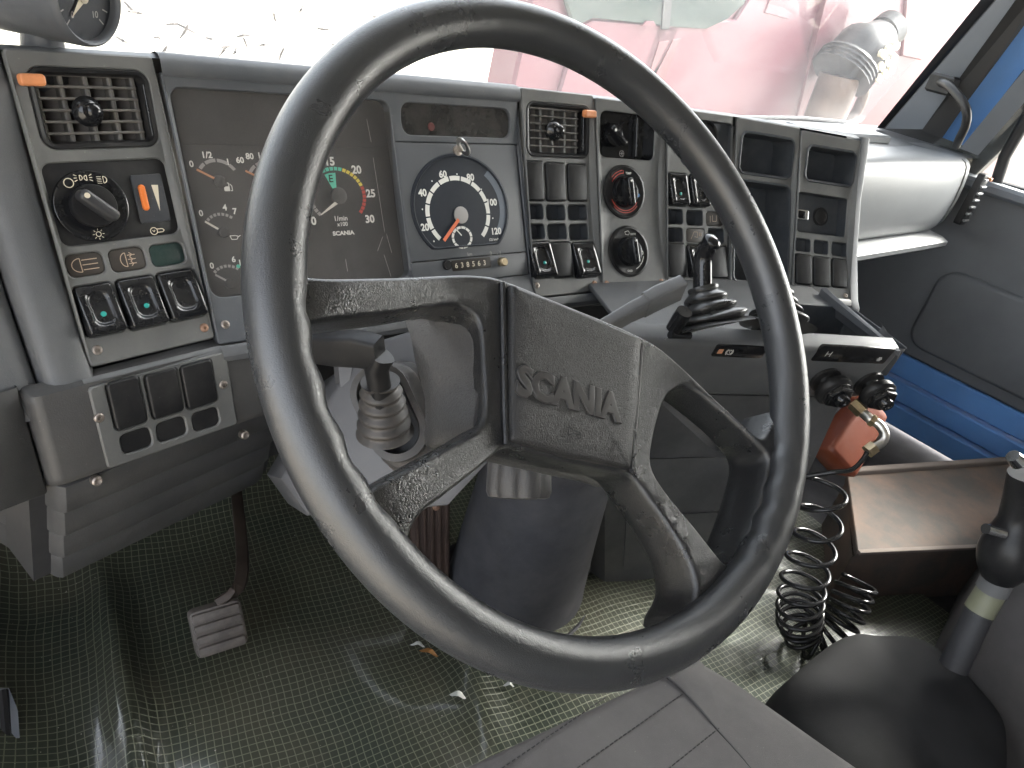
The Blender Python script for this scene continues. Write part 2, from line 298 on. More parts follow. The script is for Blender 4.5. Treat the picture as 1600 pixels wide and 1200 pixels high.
class G:
    def __init__(s, f=IDENT): s.v = []; s.f = []; s.m = f
    def pt(s, a, b, c): s.v.append(s.m(a, b, c)); return len(s.v) - 1
    def face(s, idx): s.f.append(tuple(idx))
    def loft(s, loops, cap0=False, cap1=False, closed=True):
        ids = [[s.pt(*p) for p in lp] for lp in loops]; n = len(ids[0])
        for A, B in zip(ids, ids[1:]):
            for i in range(n if closed else n - 1):
                j = (i + 1) % n; s.face((A[i], A[j], B[j], B[i]))
        if cap0: s.face(ids[0][::-1])
        if cap1: s.face(ids[-1])
        return s
    def pad(s, rc, r, w0, w1, ch=0.001, n=4, steps=2, wf=None):
        """rounded block standing on the panel; wf(s,v) adds height on the top loops"""
        wf = wf or (lambda a, b: 0)
        L = [[(a, b, w0) for a, b in rr(*rc, r, n)]]
        for i in range(steps + 1):
            t = PI / 2 * i / steps; ins = ch * (1 - math.cos(t))
            L.append([(a, b, w1 - ch + ch * math.sin(t) + wf(a, b)) for a, b in rr(*rc, r, n, ins)])
        return s.loft(L, True, True)
    def cup(s, rc, r, w0, w1, n=4, taper=0.0):
        return s.loft([[(a, b, w0) for a, b in rr(*rc, r, n)], [(a, b, w1) for a, b in rr(*rc, r, n, taper)]], False, True)
    def disc_lathe(s, cx, cy, prof, n=32, cap0=True, cap1=True):
        return s.loft([[(a, b, w) for a, b in circ(cx, cy, r, n)] for r, w in prof], cap0, cap1)
    def box(s, x0, y0, z0, x1, y1, z1, ch=0.0):
        if ch <= 0:
            return s.loft([[(x0, y0, z), (x1, y0, z), (x1, y1, z), (x0, y1, z)] for z in (z0, z1)], True, True)
        L = []
        for z, i in ((z0, ch), (z0 + ch, 0), (z1 - ch, 0), (z1, ch)):
            L.append([(x0 + i, y0 + i, z), (x1 - i, y0 + i, z), (x1 - i, y1 - i, z), (x0 + i, y1 - i, z)])
        return s.loft(L, True, True)
    def poly(s, pts, w): s.face([s.pt(a, b, w) for a, b in pts]); return s
    def prism(s, pts, w0, w1, ch=0.0):
        L = [[(a, b, w0) for a, b in pts], [(a, b, w1) for a, b in pts]]
        return s.loft(L, True, True)
    def arc(s, cx, cy, r0, r1, a0, a1, w, n=4):
        A = [];B = []
        for i in range(n + 1):
            a = math.radians(a0 + (a1 - a0) * i / n); A.append((cx + r0 * math.cos(a), cy - r0 * math.sin(a), w)); B.append((cx + r1 * math.cos(a), cy - r1 * math.sin(a), w))
        return s.loft([A, B], closed=False)
    def bar(s, p, q, wd, w):
        dx, dy = q[0] - p[0], q[1] - p[1]; l = math.hypot(dx, dy) or 1; nx, ny = -dy / l * wd / 2, dx / l * wd / 2
        return s.poly([(p[0] + nx, p[1] + ny), (q[0] + nx, q[1] + ny), (q[0] - nx, q[1] - ny), (p[0] - nx, p[1] - ny)], w)
    def lines(s, pts, wd, w, close=False):
        P = pts + [pts[0]] if close else pts
        for a, b in zip(P, P[1:]): s.bar(a, b, wd, w)
        return s
    def text(s, txt, cx, cy, h, w, rot=0.0, offset=0.012, extrude=0.0, bevel=0.0, sx=1.0, shear=0.0):
        vs, fs, hg = text_mesh(txt, offset, extrude, bevel); k = h / hg; c, sn = math.cos(rot), math.sin(rot); b = len(s.v)
        for x, y, z in vs:
            x = (x * sx + y * shear) * k; y = y * k
            s.v.append(s.m(cx + x * c - y * sn, cy - (x * sn + y * c), w + z * k))
        for f in fs: s.f.append(tuple(i + b for i in f))
        return s
    def tube(s, pts, rad, n=10, cap=True, sx=1.0, up=None):
        pts = [s.m(*p) for p in pts]; N_ = len(pts); rads = rad if isinstance(rad, (list, tuple)) else [rad] * N_
        T = [(pts[min(i + 1, N_ - 1)] - pts[max(i - 1, 0)]).normalized() for i in range(N_)]
        nr = T[0].orthogonal().normalized() if up is None else (up - T[0] * up.dot(T[0])).normalized()
        rows = []
        for i in range(N_):
            nr = (nr - T[i] * nr.dot(T[i])).normalized(); bn = T[i].cross(nr)
            row = []
            for k in range(n):
                a = 2 * PI * k / n; s.v.append(pts[i] + nr * (math.cos(a) * rads[i]) + bn * (math.sin(a) * rads[i] * sx)); row.append(len(s.v) - 1)
            rows.append(row)
        for A, B in zip(rows, rows[1:]):
            for k in range(n): s.face((A[k], A[(k + 1) % n], B[(k + 1) % n], B[k]))
        if cap: s.face(rows[0][::-1]); s.face(rows[-1])
        return s
    def plate(s, outer, holes, w, thick, ch=0.0014, grid=0.014):
        """flat plate with openings; outer and holes = (rect, radius)"""
        rc, r0 = outer
        loops = [rr(*rc, r0, 3, ch)] + [rr(*h, rh, 4, -ch) for h, rh in holes]
        P = []; E = []
        for lp in loops:
            b = len(P); P += [Vector(p) for p in lp]; E += [(b + i, b + (i + 1) % len(lp)) for i in range(len(lp))]
        g = grid; y = rc[1] + g
        while y < rc[3] - g * .3:
            x = rc[0] + g
            while x < rc[2] - g * .3:
                if all(not (h[0] - .002 < x < h[2] + .002 and h[1] - .002 < y < h[3] + .002) for h, _ in holes): P.append(Vector((x, y)))
                x += g
            y += g
        ov, oe, of, *_ = delaunay_2d_cdt(P, E, [], 0, 1e-7)
        ids = [s.pt(p.x, p.y, w) for p in ov]
        for f in of:
            c = sum((ov[i] for i in f), Vector((0, 0))) / len(f)
            if not (rc[0] < c.x < rc[2] and rc[1] < c.y < rc[3]): continue
            inside = False
            for h, rh in holes:
                if h[0] - ch < c.x < h[2] + ch and h[1] - ch < c.y < h[3] + ch:
                    lp = rr(*h, rh, 4, -ch); k = False
                    for i in range(len(lp)):
                        (xa, ya), (xb, yb) = lp[i - 1], lp[i]
                        if (ya > c.y) != (yb > c.y) and c.x < (xb - xa) * (c.y - ya) / (yb - ya) + xa: k = not k
                    inside |= k
            if not inside: s.face([ids[i] for i in f])
        for (h, rh), sg in [((rc, r0), 1)] + [(q, -1) for q in holes]:
            nn = 3 if sg == 1 else 4
            s.loft([[(a, b, w) for a, b in rr(*h, rh, nn, ch * sg)], [(a, b, w - ch) for a, b in rr(*h, rh, nn)], [(a, b, w - thick) for a, b in rr(*h, rh, nn)]])
        return s
    def build(s, name, m, parent=None, smooth=38, loc=None):
        me = bpy.data.meshes.new(name); c = loc if loc is not None else (sum(s.v, Vector((0, 0, 0))) / max(1, len(s.v)))
        me.from_pydata([tuple(p - c) for p in s.v], [], s.f)
        bm = bmesh.new(); bm.from_mesh(me); bmesh.ops.remove_doubles(bm, verts=bm.verts, dist=1e-6); bmesh.ops.recalc_face_normals(bm, faces=bm.faces); bm.to_mesh(me); bm.free()
        if smooth:
            me.polygons.foreach_set('use_smooth', [True] * len(me.polygons)); me.set_sharp_from_angle(angle=math.radians(smooth))
        me.materials.append(MATS[m] if isinstance(m, str) else m); me.update()
        o = bpy.data.objects.new(name, me); COL.objects.link(o)
        o['_w'] = tuple(c); pw = Vector(parent['_w']) if parent is not None else Vector((0, 0, 0))
        o.location = c - pw
        if parent is not None: o.parent = parent
        return o
def thing(name, label, cat, loc, group=None):
    o = bpy.data.objects.new(name, None); COL.objects.link(o); o.empty_display_size = 0.02
    o.location = loc; o['_w'] = tuple(loc); o['label'] = label; o['category'] = cat
    if group: o['group'] = group
    return o
def tag(o, label, cat, group=None, kind=None):
    o['label'] = label; o['category'] = cat
    if group: o['group'] = group
    if kind: o['kind'] = kind
    return o
def structure(o, label=None):
    o['kind'] = 'structure'
    if label: o['label'] = label
    return o
def lerp(a, b, t): return a + (b - a) * t
def bez(p, n=8):
    """catmull-rom through points"""
    P = [2 * Vector(p[0]) - Vector(p[1])] + [Vector(q) for q in p] + [2 * Vector(p[-1]) - Vector(p[-2])]; out = []
    for i in range(1, len(P) - 2):
        for k in range(n):
            t = k / n; a, b_, c, d = P[i - 1:i + 3]
            out.append(0.5 * ((2 * b_) + (c - a) * t + (2 * a - 5 * b_ + 4 * c - d) * t * t + (3 * b_ - a - 3 * c + d) * t ** 3))
    out.append(P[-2]); return out

# ------------------------------------------------------------------ dashboard panels
TOPZ = 0.908
PN_POD = Panel(.213, .780, TOPZ, 10, sh=(((3, 78), (143, 577)), ((240, 86), (337, 525))))
PN_CLU = Panel(.213, .780, TOPZ, 0, sh=(((240, 86), (338, 525)), ((812, 134), (836, 462))))
PN_VEN = Panel(.672, .780, TOPZ, -4, sh=(((812, 134), (836, 462)), ((930, 151), (942, 457))))
PN_HEA = Panel(.815, .770, TOPZ, -10, sh=(((930, 151), (942, 457)), ((1040, 166), (1044, 446))))
PN_SWI = Panel(.950, .746, TOPZ, -12, sh=(((1040, 166), (1044, 446)), ((1150, 181), (1141, 456))))
PN_STO = Panel(1.10, .714, TOPZ, -22, sh=(((1150, 181), (1141, 456)), ((1254, 201), (1235, 462))))
PN_LIG = Panel(1.213, .668, TOPZ, -25, sh=(((1254, 201), (1235, 462)), ((1345, 221), (1330, 470))))

def screw(pn, px, py, parent, m='screw_metal', r=0.0042):
    s0, v0 = pn.loc(px, py); g = G(pn)
    g.disc_lathe(s0, v0, [(r * 1.12, -.001), (r * 1.12, .0004), (r, .0012), (r * .75, .0017), (r * .45, .0017), (r * .40, .0005)], 16)
    return g.build('screw', m, parent)
def blank(pn, rc, parent, h=0.0028, m='black_satin'):
    return G(pn).pad(rc, .0035, -.004, h, .0020, 3, 3).build('blank_plate', m, parent)
def pocket(pn, rc, parent, depth=.016, r=.005, m='pocket_black', name='pocket'):
    return G(pn).cup(rc, r, -.0006, -depth, 4, .0012).build(name, m, parent)
def rocker(pn, rc, parent, dot=None):
    s0, v0, s1, v1 = rc; H = v1 - v0; W = s1 - s0
    def hf(b): t = (b - v0) / H; return .0030 + .0125 * t ** 1.7 - (.006 * max(0, (t - .86) / .14) ** 2)
    g = G(pn); L = [[(a, b, -.006) for a, b in rr(s0, v0, s1, v1, .004, 5)]]
    for ins, dw in ((0, -.0022), (.0006, -.0008), (.0018, 0), (W * .17, 0)): L.append([(a, b, hf(b) + dw) for a, b in rr(s0, v0, s1, v1, .004, 5, ins)])
    dish = (s0 + W * .22, v0 + H * .13, s1 - W * .20, v1 - H * .17)
    for ins, dw in ((0, -.0001), (.0008, -.0010), (.0022, -.0019), (.004, -.0022)): L.append([(a, b, hf(b) + dw) for a, b in rr(*dish, W * .24, 5, ins)])
    g.loft(L, True, True); o = g.build('rocker_switch', 'black_gloss', parent, 50)
    if dot:
        ds, dv = pn.loc(*dot); g = G(pn); g.disc_lathe(ds, dv, [(.0026, hf(dv) - .0020), (.0026, hf(dv) - .0012), (.0018, hf(dv) - .0009)], 14); g.build('indicator_lens', 'lens_teal', o)
    return o
def vent(pn, rc, grid, rows, cols, knob, lever, parent):
    g = G(pn); s0, v0, s1, v1 = rc
    g.loft([[(a, b, w) for a, b in rr(*rc, .012, 6, i)] for i, w in ((0, -.001), (.0012, .0004), (.004, -.0004), (.0065, -.0045), (.0075, -.032))], False, True)
    o = g.build('air_vent', 'black_satin', parent)
    gs0, gv0, gs1, gv1 = grid; dw = .0024
    for i in range(cols):
        a0, a1 = lerp(gs0, gs1, i / cols) + .004, lerp(gs0, gs1, (i + 1) / cols) - .001
        G(lambda a, b_, c: pn(a, b_, c + (a - a0) * .55)).box(a0, gv0, -.031, a1, gv1, -.0285, .0004).build('vent_back', 'vent_tan_lit', o)  # tan plates added to lighten the dark vent interior
    for i in range(rows + 1):
        v = lerp(gv0, gv1, i / rows)
        g = G(pn); g.box(gs0 - .001, v - dw / 2, -.020, gs1 + .001, v + dw / 2, -.0055, .0005); g.build('vane', 'vane_plastic', o)
    for i in range(cols + 1):
        sx = lerp(gs0, gs1, i / cols); g = G(pn); g.box(sx - .0022, gv0, -.031, sx + .0022, gv1, -.0095, .0009); g.build('vane', 'vane_plastic', o)
    ks, kv = pn.loc(*knob); R_ = (gs1 - gs0) * .135
    G(pn).disc_lathe(ks, kv, [(R_ * 1.1, -.010), (R_ * 1.2, -.004), (R_ * .9, .002), (R_ * .62, .004), (R_ * .62, .010), (R_ * .45, .0125), (R_ * .2, .0135)], 20).build('vent_knob', 'black_gloss', o)
    ls, lv = pn.loc(*lever); w = (gs1 - gs0) * .115
    lf = lambda a, b, c: pn(ls + a, lv + b, c)
    G(lf).box(-.0014, -.004, -.006, .0014, .004, .006).build('lever_stem', 'black_satin', o)
    G(lf).pad((-w, -w * .52, w, w * .52), .003, .003, .013, .0025, 3, 3, wf=lambda a, b: -.0022 * (1 - (a / w) ** 2)).build('shutter_lever', 'orange_knob', o)
    for sx in (gs0 - .0075, gs1 + .0065):
        G(pn).box(sx - .0012, v0 + .012, -.006, sx + .0012, v1 - .010, -.0005, .0004).build('slot_rail', 'black_gloss', o)
    return o
def plate_obj(pn, rc, holes, parent, name='panel_plate', m='panel_plastic', w=0.0, thick=.006, r=.004): return G(pn).plate((rc, r), holes, w, thick).build(name, m, parent, 30)
def grow(rc, g_): return (rc[0] - g_, rc[1] - g_, rc[2] + g_, rc[3] + g_)
def edges(pn, tl, tr, br, bl):
    a, b_, c, d = (pn.loc(*q) for q in (tl, tr, br, bl)); return ((a[0] + d[0]) / 2, (a[1] + b_[1]) / 2, (b_[0] + c[0]) / 2, (c[1] + d[1]) / 2)

def vscale(pn, px, py, want):
    '''map that squeezes v about a centre so that a round dial has the height/width seen in the photo'''
    ds = pn.loc(px + 10, py)[0] - pn.loc(px - 10, py)[0]; dv = pn.loc(px, py + 10)[1] - pn.loc(px, py - 10)[1]; k = want / (ds / dv); cy = pn.loc(px, py)[1]
    return lambda a, b_, c: pn(a, cy + (b_ - cy) * k, c)
def flat_of(pn, v, w=0.0):
    '''flat plane tangent to a curved panel at v, with the same s axis'''
    o = pn(0, v, w); f = Panel(o.x, o.y, o.z, 0, a0=math.degrees(pn.prof(v)[2]), a1=math.degrees(pn.prof(v)[2])); f.S, f.H = pn.S.copy(), pn.H.copy(); f.k = pn.k; return f
# ---- light switch panel at the driver's left
P = PN_POD
rc_pod = edges(P, (5, 78), (239, 86), (336, 525), (143, 577))
t_pod = thing('light_switch_panel', 'grey panel with air vent, rotary light switch and three black rocker switches', 'switch panel', P(*rc_pod[:2]))
vb = P.bb(53, 107, 240, 232); lb = P.bb(78, 251, 270, 377)
tiles = [P.bb(103, 395, 164, 432), P.bb(171, 387, 228, 424), P.bb(235, 380, 289, 415)]
rocks = [(q[0] + .0022, q[1] + .001, q[2] - .0022, q[3] - .001) for q in (P.bb(119, 442, 189, 526), P.bb(186, 431, 254, 514), P.bb(249, 421, 315, 501))]
plate_obj(P, rc_pod, [(vb, .012), (lb, .008)] + [(t, .006) for t in tiles] + [(grow(q, .0008), .0045) for q in rocks], t_pod)
vent(P, vb, P.bb(70, 118, 222, 225), 6, 4, (140, 174), (45, 125), t_pod)
# rotary light switch block
g = G(P); g.pad(lb, .008, -.008, -.0012, .001, 5, 2); blk = g.build('switch_block', 'black_satin', t_pod)
ks, kv = P.loc(143, 322); e0 = abs(P.loc(205, 322)[0] - P.loc(81, 322)[0]) / 2; kr = e0 * .96
kn = G(P).disc_lathe(ks, kv, [(kr, -.003), (kr, .0010), (kr * .985, .0024), (kr * .95, .0030), (kr * .70, .0016), (kr * .66, .0012)], 48).build('light_switch_dial', 'black_gloss', t_pod)
kr2 = kr * .60; ang = math.radians(45)
g = G(P).disc_lathe(ks, kv, [(kr2, .0005), (kr2, .009), (kr2 * .96, .0105), (kr2 * .8, .011)], 40); g.build('knob_base', 'black_satin', kn)
bf = lambda a, b, c: P(ks + a * math.cos(ang) - b * math.sin(ang), kv + a * math.sin(ang) + b * math.cos(ang), c)
G(bf).pad((-kr2 * .97, -kr2 * .30, kr2 * .97, kr2 * .30), kr2 * .25, .009, .024, .004, 4, 3).build('knob_grip', 'knob_grey', kn)
G(bf).disc_lathe(-kr2 * .70, 0, [(.0026, .0236), (.0024, .0246)], 14).build('pointer_dot', 'print_cream', kn)
# printed symbols of the light switch
w = .0036; lw = .0007
def ring(g, c, r, lw, w, a0=0, a1=360): g.arc(c[0], c[1], r - lw / 2, r + lw / 2, a0, a1, w, 20)
g = G(P); ring(g, P.loc(105, 286), .0040, .0008, w); g.build('off_symbol', 'print_cream', kn, 0)
g = G(P)
for px, sgn in ((122, -1), (133, 1)):
    c = P.loc(px, 278); ring(g, c, .0022, .0007, w, 90 if sgn > 0 else -90, 270 if sgn > 0 else 90); g.bar((c[0], c[1] - .0022), (c[0], c[1] + .0022), lw, w)
    for k in (-1, 0, 1): g.bar((c[0] + sgn * .0022, c[1] + k * .0018), (c[0] + sgn * .0048, c[1] + k * .0030), lw, w)
g.build('parking_light_symbol', 'print_cream', kn, 0); g = G(P)
c = P.loc(159, 281); ring(g, c, .0030, .0008, w, -90, 90); g.bar((c[0], c[1] - .003), (c[0], c[1] + .003), lw, w)
for k in range(5): g.bar((c[0] - .0055, c[1] + (k - 2) * .0015), (c[0] - .0015, c[1] + (k - 2) * .0015), .0005, w)
g.build('headlight_symbol', 'print_cream', kn, 0); g = G(P)
c = P.loc(152, 366); ring(g, c, .0022, .0006, w)
for k in range(8): a = k * PI / 4; g.bar((c[0] + .0034 * math.cos(a), c[1] + .0034 * math.sin(a)), (c[0] + .0052 * math.cos(a), c[1] + .0052 * math.sin(a)), .0005, w)
g.build('lamp_symbol', 'print_cream', kn, 0)
dm = P.bb(211, 272, 259, 348)
dim = G(P).pad(dm, .002, -.004, .0015, .0008, 2, 2).build('dimmer_switch', 'cluster_bezel', t_pod)
c = P.loc(223, 309); hh = (dm[3] - dm[1]) * .27
G(P).pad((c[0] - .0032, c[1] - hh, c[0] + .0032, c[1] + hh), .003, .000, .0045, .002, 4, 3).build('thumb_wheel', 'orange_wheel', dim)
for k in range(9): G(P).box(c[0] - .0026, c[1] - hh * .8 + k * hh * .2 - .0003, .004, c[0] + .0026, c[1] - hh * .8 + k * hh * .2 + .0003, .0050).build('wheel_ridge', 'orange_wheel', dim)
a_, b_ = P.loc(235, 289), P.loc(248, 329)
g = G(P); g.poly([(a_[0], a_[1]), (a_[0] + .0065, a_[1] + .0004), P.loc(249, 330)], .0018); g.build('wedge_mark', 'print_cream', dim, 0)
g = G(P); c = P.loc(241, 361); ring(g, c, .0034, .0008, -.0005); c2 = (c[0] + .0068, c[1]); g.lines([(c[0] + .003, c[1] - .0016), (c[0] + .0085, c[1] - .0016), (c[0] + .0102, c[1]), (c[0] + .0085, c[1] + .0016), (c[0] + .003, c[1] + .0016)], .0008, -.0005); g.lines([(c[0] - .0012, c[1] - .001), (c[0], c[1] + .0008), (c[0] + .0012, c[1] - .001)], .0006, -.0005)
g.build('bulb_symbol', 'print_cream', blk, 0)
for i, (t, mm) in enumerate(zip(tiles, ('tile_brown', 'tile_brown', 'lens_green_dark'))):
    to = G(P).pad(grow(t, -.0004), .006, -.006, -.0012, .0008, 5, 2).build('symbol_tile', mm, t_pod)
    if i < 2:
        g = G(P); cx, cy = (t[0] + t[2]) / 2, (t[1] + t[3]) / 2; k = (t[2] - t[0]); w = -.0008; lw = .0008
        lx = cx - k * (.12 if i == 0 else .04)
        hh = (t[3] - t[1]) * .30
        pts = [(lx, cy - hh)] + [(lx - (k * (.24 if i == 0 else .16)) * math.sin(a), cy - hh * math.cos(a)) for a in [PI * q / 10 for q in range(1, 10)]] + [(lx, cy + hh)]
        g.lines(pts, lw, w, True)
        if i == 0:
            for q in (-1, 0, 1): g.bar((lx + k * .04, cy + q * hh * .7), (lx + k * .46, cy + q * hh * .7), lw, w)
        else:
            for q in (-1, 0, 1): g.bar((lx + k * .05, cy + q * hh * .62), (lx + k * .27, cy + q * hh * .62), lw, w)
            g.lines([(lx + k * .15 + .0012 * (1 if q % 2 else -1), cy - hh + q * hh * .33) for q in range(7)], lw, w)
        g.build('lamp_symbol', 'print_tan', to, 0)
for q, d in zip(rocks, ((158, 491), (225, 478), None)): rocker(P, q, t_pod, d)
screw(P, 152, 547, t_pod); screw(P, 319, 512, t_pod, 'screw_rust')

# ---- instrument cluster
P = PN_CLU
sL = P.loc(242, 88)[0] * .5 + P.loc(338, 520)[0] * .5 + .001; sR = (P.loc(811, 134)[0] + P.loc(835, 455)[0]) / 2 - .001
t_clu = thing('instrument_cluster', 'dark instrument cluster with tachometer and small round gauges behind a clear window', 'instrument cluster', P((sL + sR) / 2, .285, 0))
win = P.bb(295, 148, 622, 452); warn = P.bb(628, 165, 797, 213); tac = P.bb(630, 224, 816, 441)
rc_c = (sL, .012, sR, .283)
plate_obj(P, rc_c, [(win, .012), (warn, .012), (tac, .003)], t_clu, 'bezel', 'hood_plastic', thick=.014)
# rounded hood over the cluster
g = G(P); prof = [(.0155, -.002), (.0155, .003), (.013, .0055), (.008, .0062), (.001, .005), (-.004, .000), (-.006, -.008), (-.002, -.06)]
g.loft([[(sL, v, w) for v, w in prof], [(sR, v, w) for v, w in prof]], closed=False); g.build('hood', 'hood_plastic', t_clu)
# recessed face behind the window
FW = 0.0; P_CUR = P
P = flat_of(PN_CLU, (win[1] + win[3]) / 2, -.010)
wv = P.bb(295, 148, 622, 452)
win = (win[0], wv[1] - .004, win[2], wv[3] + .004)
g = G(lambda a, b_, c: P(a, b_, 0) if c < -.5 else PN_CLU(a, b_, c)); L0 = rr(*PN_CLU.bb(295, 148, 622, 452), .012, 4); L1 = rr(*win, .012, 4)
g.loft([[(a, b_, -.001) for a, b_ in L0], [(a, b_, -1) for a, b_ in L1]], False, True); face = g.build('gauge_face', 'cluster_face', t_clu)
v_step = P.loc(450, 228)[1]; FWP = .0
G(P).box(win[0] + .002, v_step, FW + .0002, win[2] - .002, win[3] - .002, FW + .0016, .0006).build('dial_plate', 'cluster_face', t_clu)
g = G(P); L0 = rr(*grow(PN_CLU.bb(295, 148, 622, 452), -.0003), .012, 4); w0_ = PN_CLU.bb(295, 148, 622, 452); rows = [[PN_CLU(a, lerp(w0_[1] + .0006, w0_[3] - .0006, k / 10), -.0024) for a in (w0_[0] + .0006, w0_[2] - .0006)] for k in range(11)]
g.m = IDENT; g.loft([[tuple(q) for q in r_] for r_ in rows], closed=False); g.build('window_glass', 'instrument_glass', t_clu, 60)
W0 = FW + .0019
def gq(px, py): return P.loc(px, py, W0)
def small_gauge(name, piv, r, segs, labels, needle, nm, parent=t_clu):
    o = G(P).disc_lathe(*gq(*piv), [(r * .30, W0), (r * .30, W0 + .003), (r * .24, W0 + .004)], 20).build(name, 'cluster_face', parent)
    cx, cy = gq(*piv); g = G(P)
    for a0, a1 in segs: g.arc(cx, cy, r * .90, r * 1.06, a0, a1, W0, 4)
    g.build('scale_marks', 'print_dim', o, 0)
    g = G(P)
    for t_, px, py in labels: g.text(t_, *gq(px, py), .0066, W0, offset=.03)
    g.build('numerals', 'print_white', o, 0)
    a = gq(*needle[0]); b_ = gq(*needle[1]); G(P).bar(a, b_, .0022, W0 + .0026).build('needle', nm, o, 0)
    return o
rg = gq(342, 285)[0] - gq(308, 267)[0]
fuel = small_gauge('fuel_gauge', (343, 284), rg * 1.12, ((33, 52), (56, 86), (90, 120), (124, 142)), (('0', 299, 256), ('1/2', 324, 242), ('1', 356, 253)), ((306, 265), (334, 279)), 'needle_dim')
g = G(P); c = gq(355, 292); g.lines([(c[0] - .003, c[1] + .004), (c[0] - .003, c[1] - .004), (c[0] + .002, c[1] - .004), (c[0] + .002, c[1] + .004)], .0009, W0, True); g.bar((c[0] - .003, c[1] + .0015), (c[0] + .002, c[1] + .0015), .004, W0); g.lines([(c[0] + .003, c[1] - .003), (c[0] + .005, c[1] - .001), (c[0] + .005, c[1] + .004), (c[0] + .003, c[1] + .004)], .0008, W0); g.build('pump_symbol', 'print_white', fuel, 0)
small_gauge('temperature_gauge', (420, 286), rg * 1.12, ((33, 52), (56, 86), (90, 120), (124, 150)), (('60', 375, 250), ('80', 390, 244), ('100', 412, 243), ('120', 434, 252)), ((382, 267), (411, 281)), 'needle_dim')
oil = small_gauge('oil_pressure_gauge', (349, 363), rg * .98, tuple((50 + k * 13, 59 + k * 13) for k in range(7)), (('0', 314, 333), ('4', 351, 324), ('7', 367, 330)), ((319, 346), (340, 358)), 'needle_white')
g = G(P); c = gq(367, 371); g.lines([(c[0] - .005, c[1] - .002), (c[0] - .0035, c[1] + .002), (c[0] + .002, c[1] + .002), (c[0] + .004, c[1] - .001), (c[0] + .001, c[1] - .002)], .0008, W0, True); g.lines([(c[0] + .003, c[1]), (c[0] + .0065, c[1] - .002)], .0008, W0); g.build('oil_can_symbol', 'print_white', oil, 0)
air = small_gauge('air_pressure_gauge', (359, 443), rg * .98, tuple((50 + k * 13, 59 + k * 13) for k in range(7)), (('0', 331, 415), ('6', 365, 405), ('10', 379, 410)), ((335, 429), (354, 439)), 'print_dim')
G(P).disc_lathe(*gq(372, 416), [(.002, W0), (.002, W0 + .001)], 12).build('green_mark', 'print_green', air)
# scratches on the window
g = G(PN_CLU)
for a, b_2 in (((573, 186), (580, 222)), ((583, 246), (601, 362)), ((604, 366), (612, 395)), ((598, 370), (590, 392)), ((457, 330), (476, 424)), ((462, 376), (470, 420)), ((600, 398), (611, 432)), ((540, 405), (543, 424))):
    g.bar(PN_CLU.loc(*a, -.0018), PN_CLU.loc(*b_2, -.0018), .0005, -.0018)
so_ = g.build('scratches', 'print_dim', t_clu, 0); so_['kind'] = 'stuff'
# tachometer
tc = gq(528, 306); TR = (gq(573, 311)[0] - gq(483, 311)[0]) / 2
PT = vscale(P, 528, 306, 1.0)
rev = G(P).disc_lathe(*tc, [(TR * .26, W0), (TR * .26, W0 + .004), (TR * .2, W0 + .005)], 24).build('tachometer', 'cluster_face', t_clu)
groups = {'print_dim': [], 'print_yellow': [], 'print_green': [], 'print_red': []}
for k in range(30):
    c = 'print_dim' if k < 9 else 'print_yellow' if k < 12 else 'print_green' if k < 17 else 'print_yellow' if k < 23 else 'print_red'
    groups[c].append(k)
for c, ks_ in groups.items():
    g = G(PT)
    for k in ks_: g.arc(*tc, TR * .88, TR * 1.0, 223 - k * 8.87, 223 - k * 8.87 - 7.0, W0, 2)
    g.build('scale_marks', c, rev, 0)
g = G(P); g.poly([gq(507, 273), gq(514, 270.5), gq(524, 270), gq(526, 297), gq(521, 297)], W0); g.build('economy_wedge', 'print_green', rev, 0)
g = G(P); g.text('E', *gq(517, 279), .0085, W0 + .0003); g.build('economy_letter', 'print_dark', rev, 0)
g = G(P)
for t_, px, py in (('0', 490, 345), ('5', 476, 310), ('10', 482, 271), ('15', 516, 252), ('20', 557, 265), ('25', 579, 302), ('30', 578, 342)): g.text(t_, *gq(px, py), .0098, W0, offset=.035)
g.build('numerals', 'print_white', rev, 0)
g = G(P); g.text('1/min', *gq(533, 341), .0058, W0); g.text('x100', *gq(535, 350), .0050, W0); g.text('SCANIA', *gq(537, 364), .0052, W0, offset=.045, sx=1.2); g.build('dial_print', 'print_white', rev, 0)
a_, b_ = gq(499, 336), gq(527, 314); g = G(P); d = Vector((b_[0] - a_[0], b_[1] - a_[1])).normalized(); nx, ny = -d.y, d.x
g.poly([(a_[0] + nx * .0006, a_[1] + ny * .0006), (b_[0] + nx * .0022, b_[1] + ny * .0022), (b_[0] - nx * .0022, b_[1] - ny * .0022), (a_[0] - nx * .0006, a_[1] - ny * .0006)], W0 + .0038); g.build('needle', 'needle_white', rev, 0)
# warning light window
P = PN_CLU
wo_ = G(P).cup(grow(warn, .0003), .012, -.001, -.010, 4, .001).build('warning_light_window', 'lens_dark', t_clu)
g = G(P); g.poly(rr(*grow(warn, -.0004), .012, 4), -.0016); g.build('smoked_glass', 'instrument_glass', wo_, 0)
G(P).disc_lathe(*P.loc(674, 198, -.0095), [(.0052, -.0098), (.0045, -.0085)], 16).build('red_lamp', 'lens_red', wo_)
screw(P, 352, 507, t_clu)

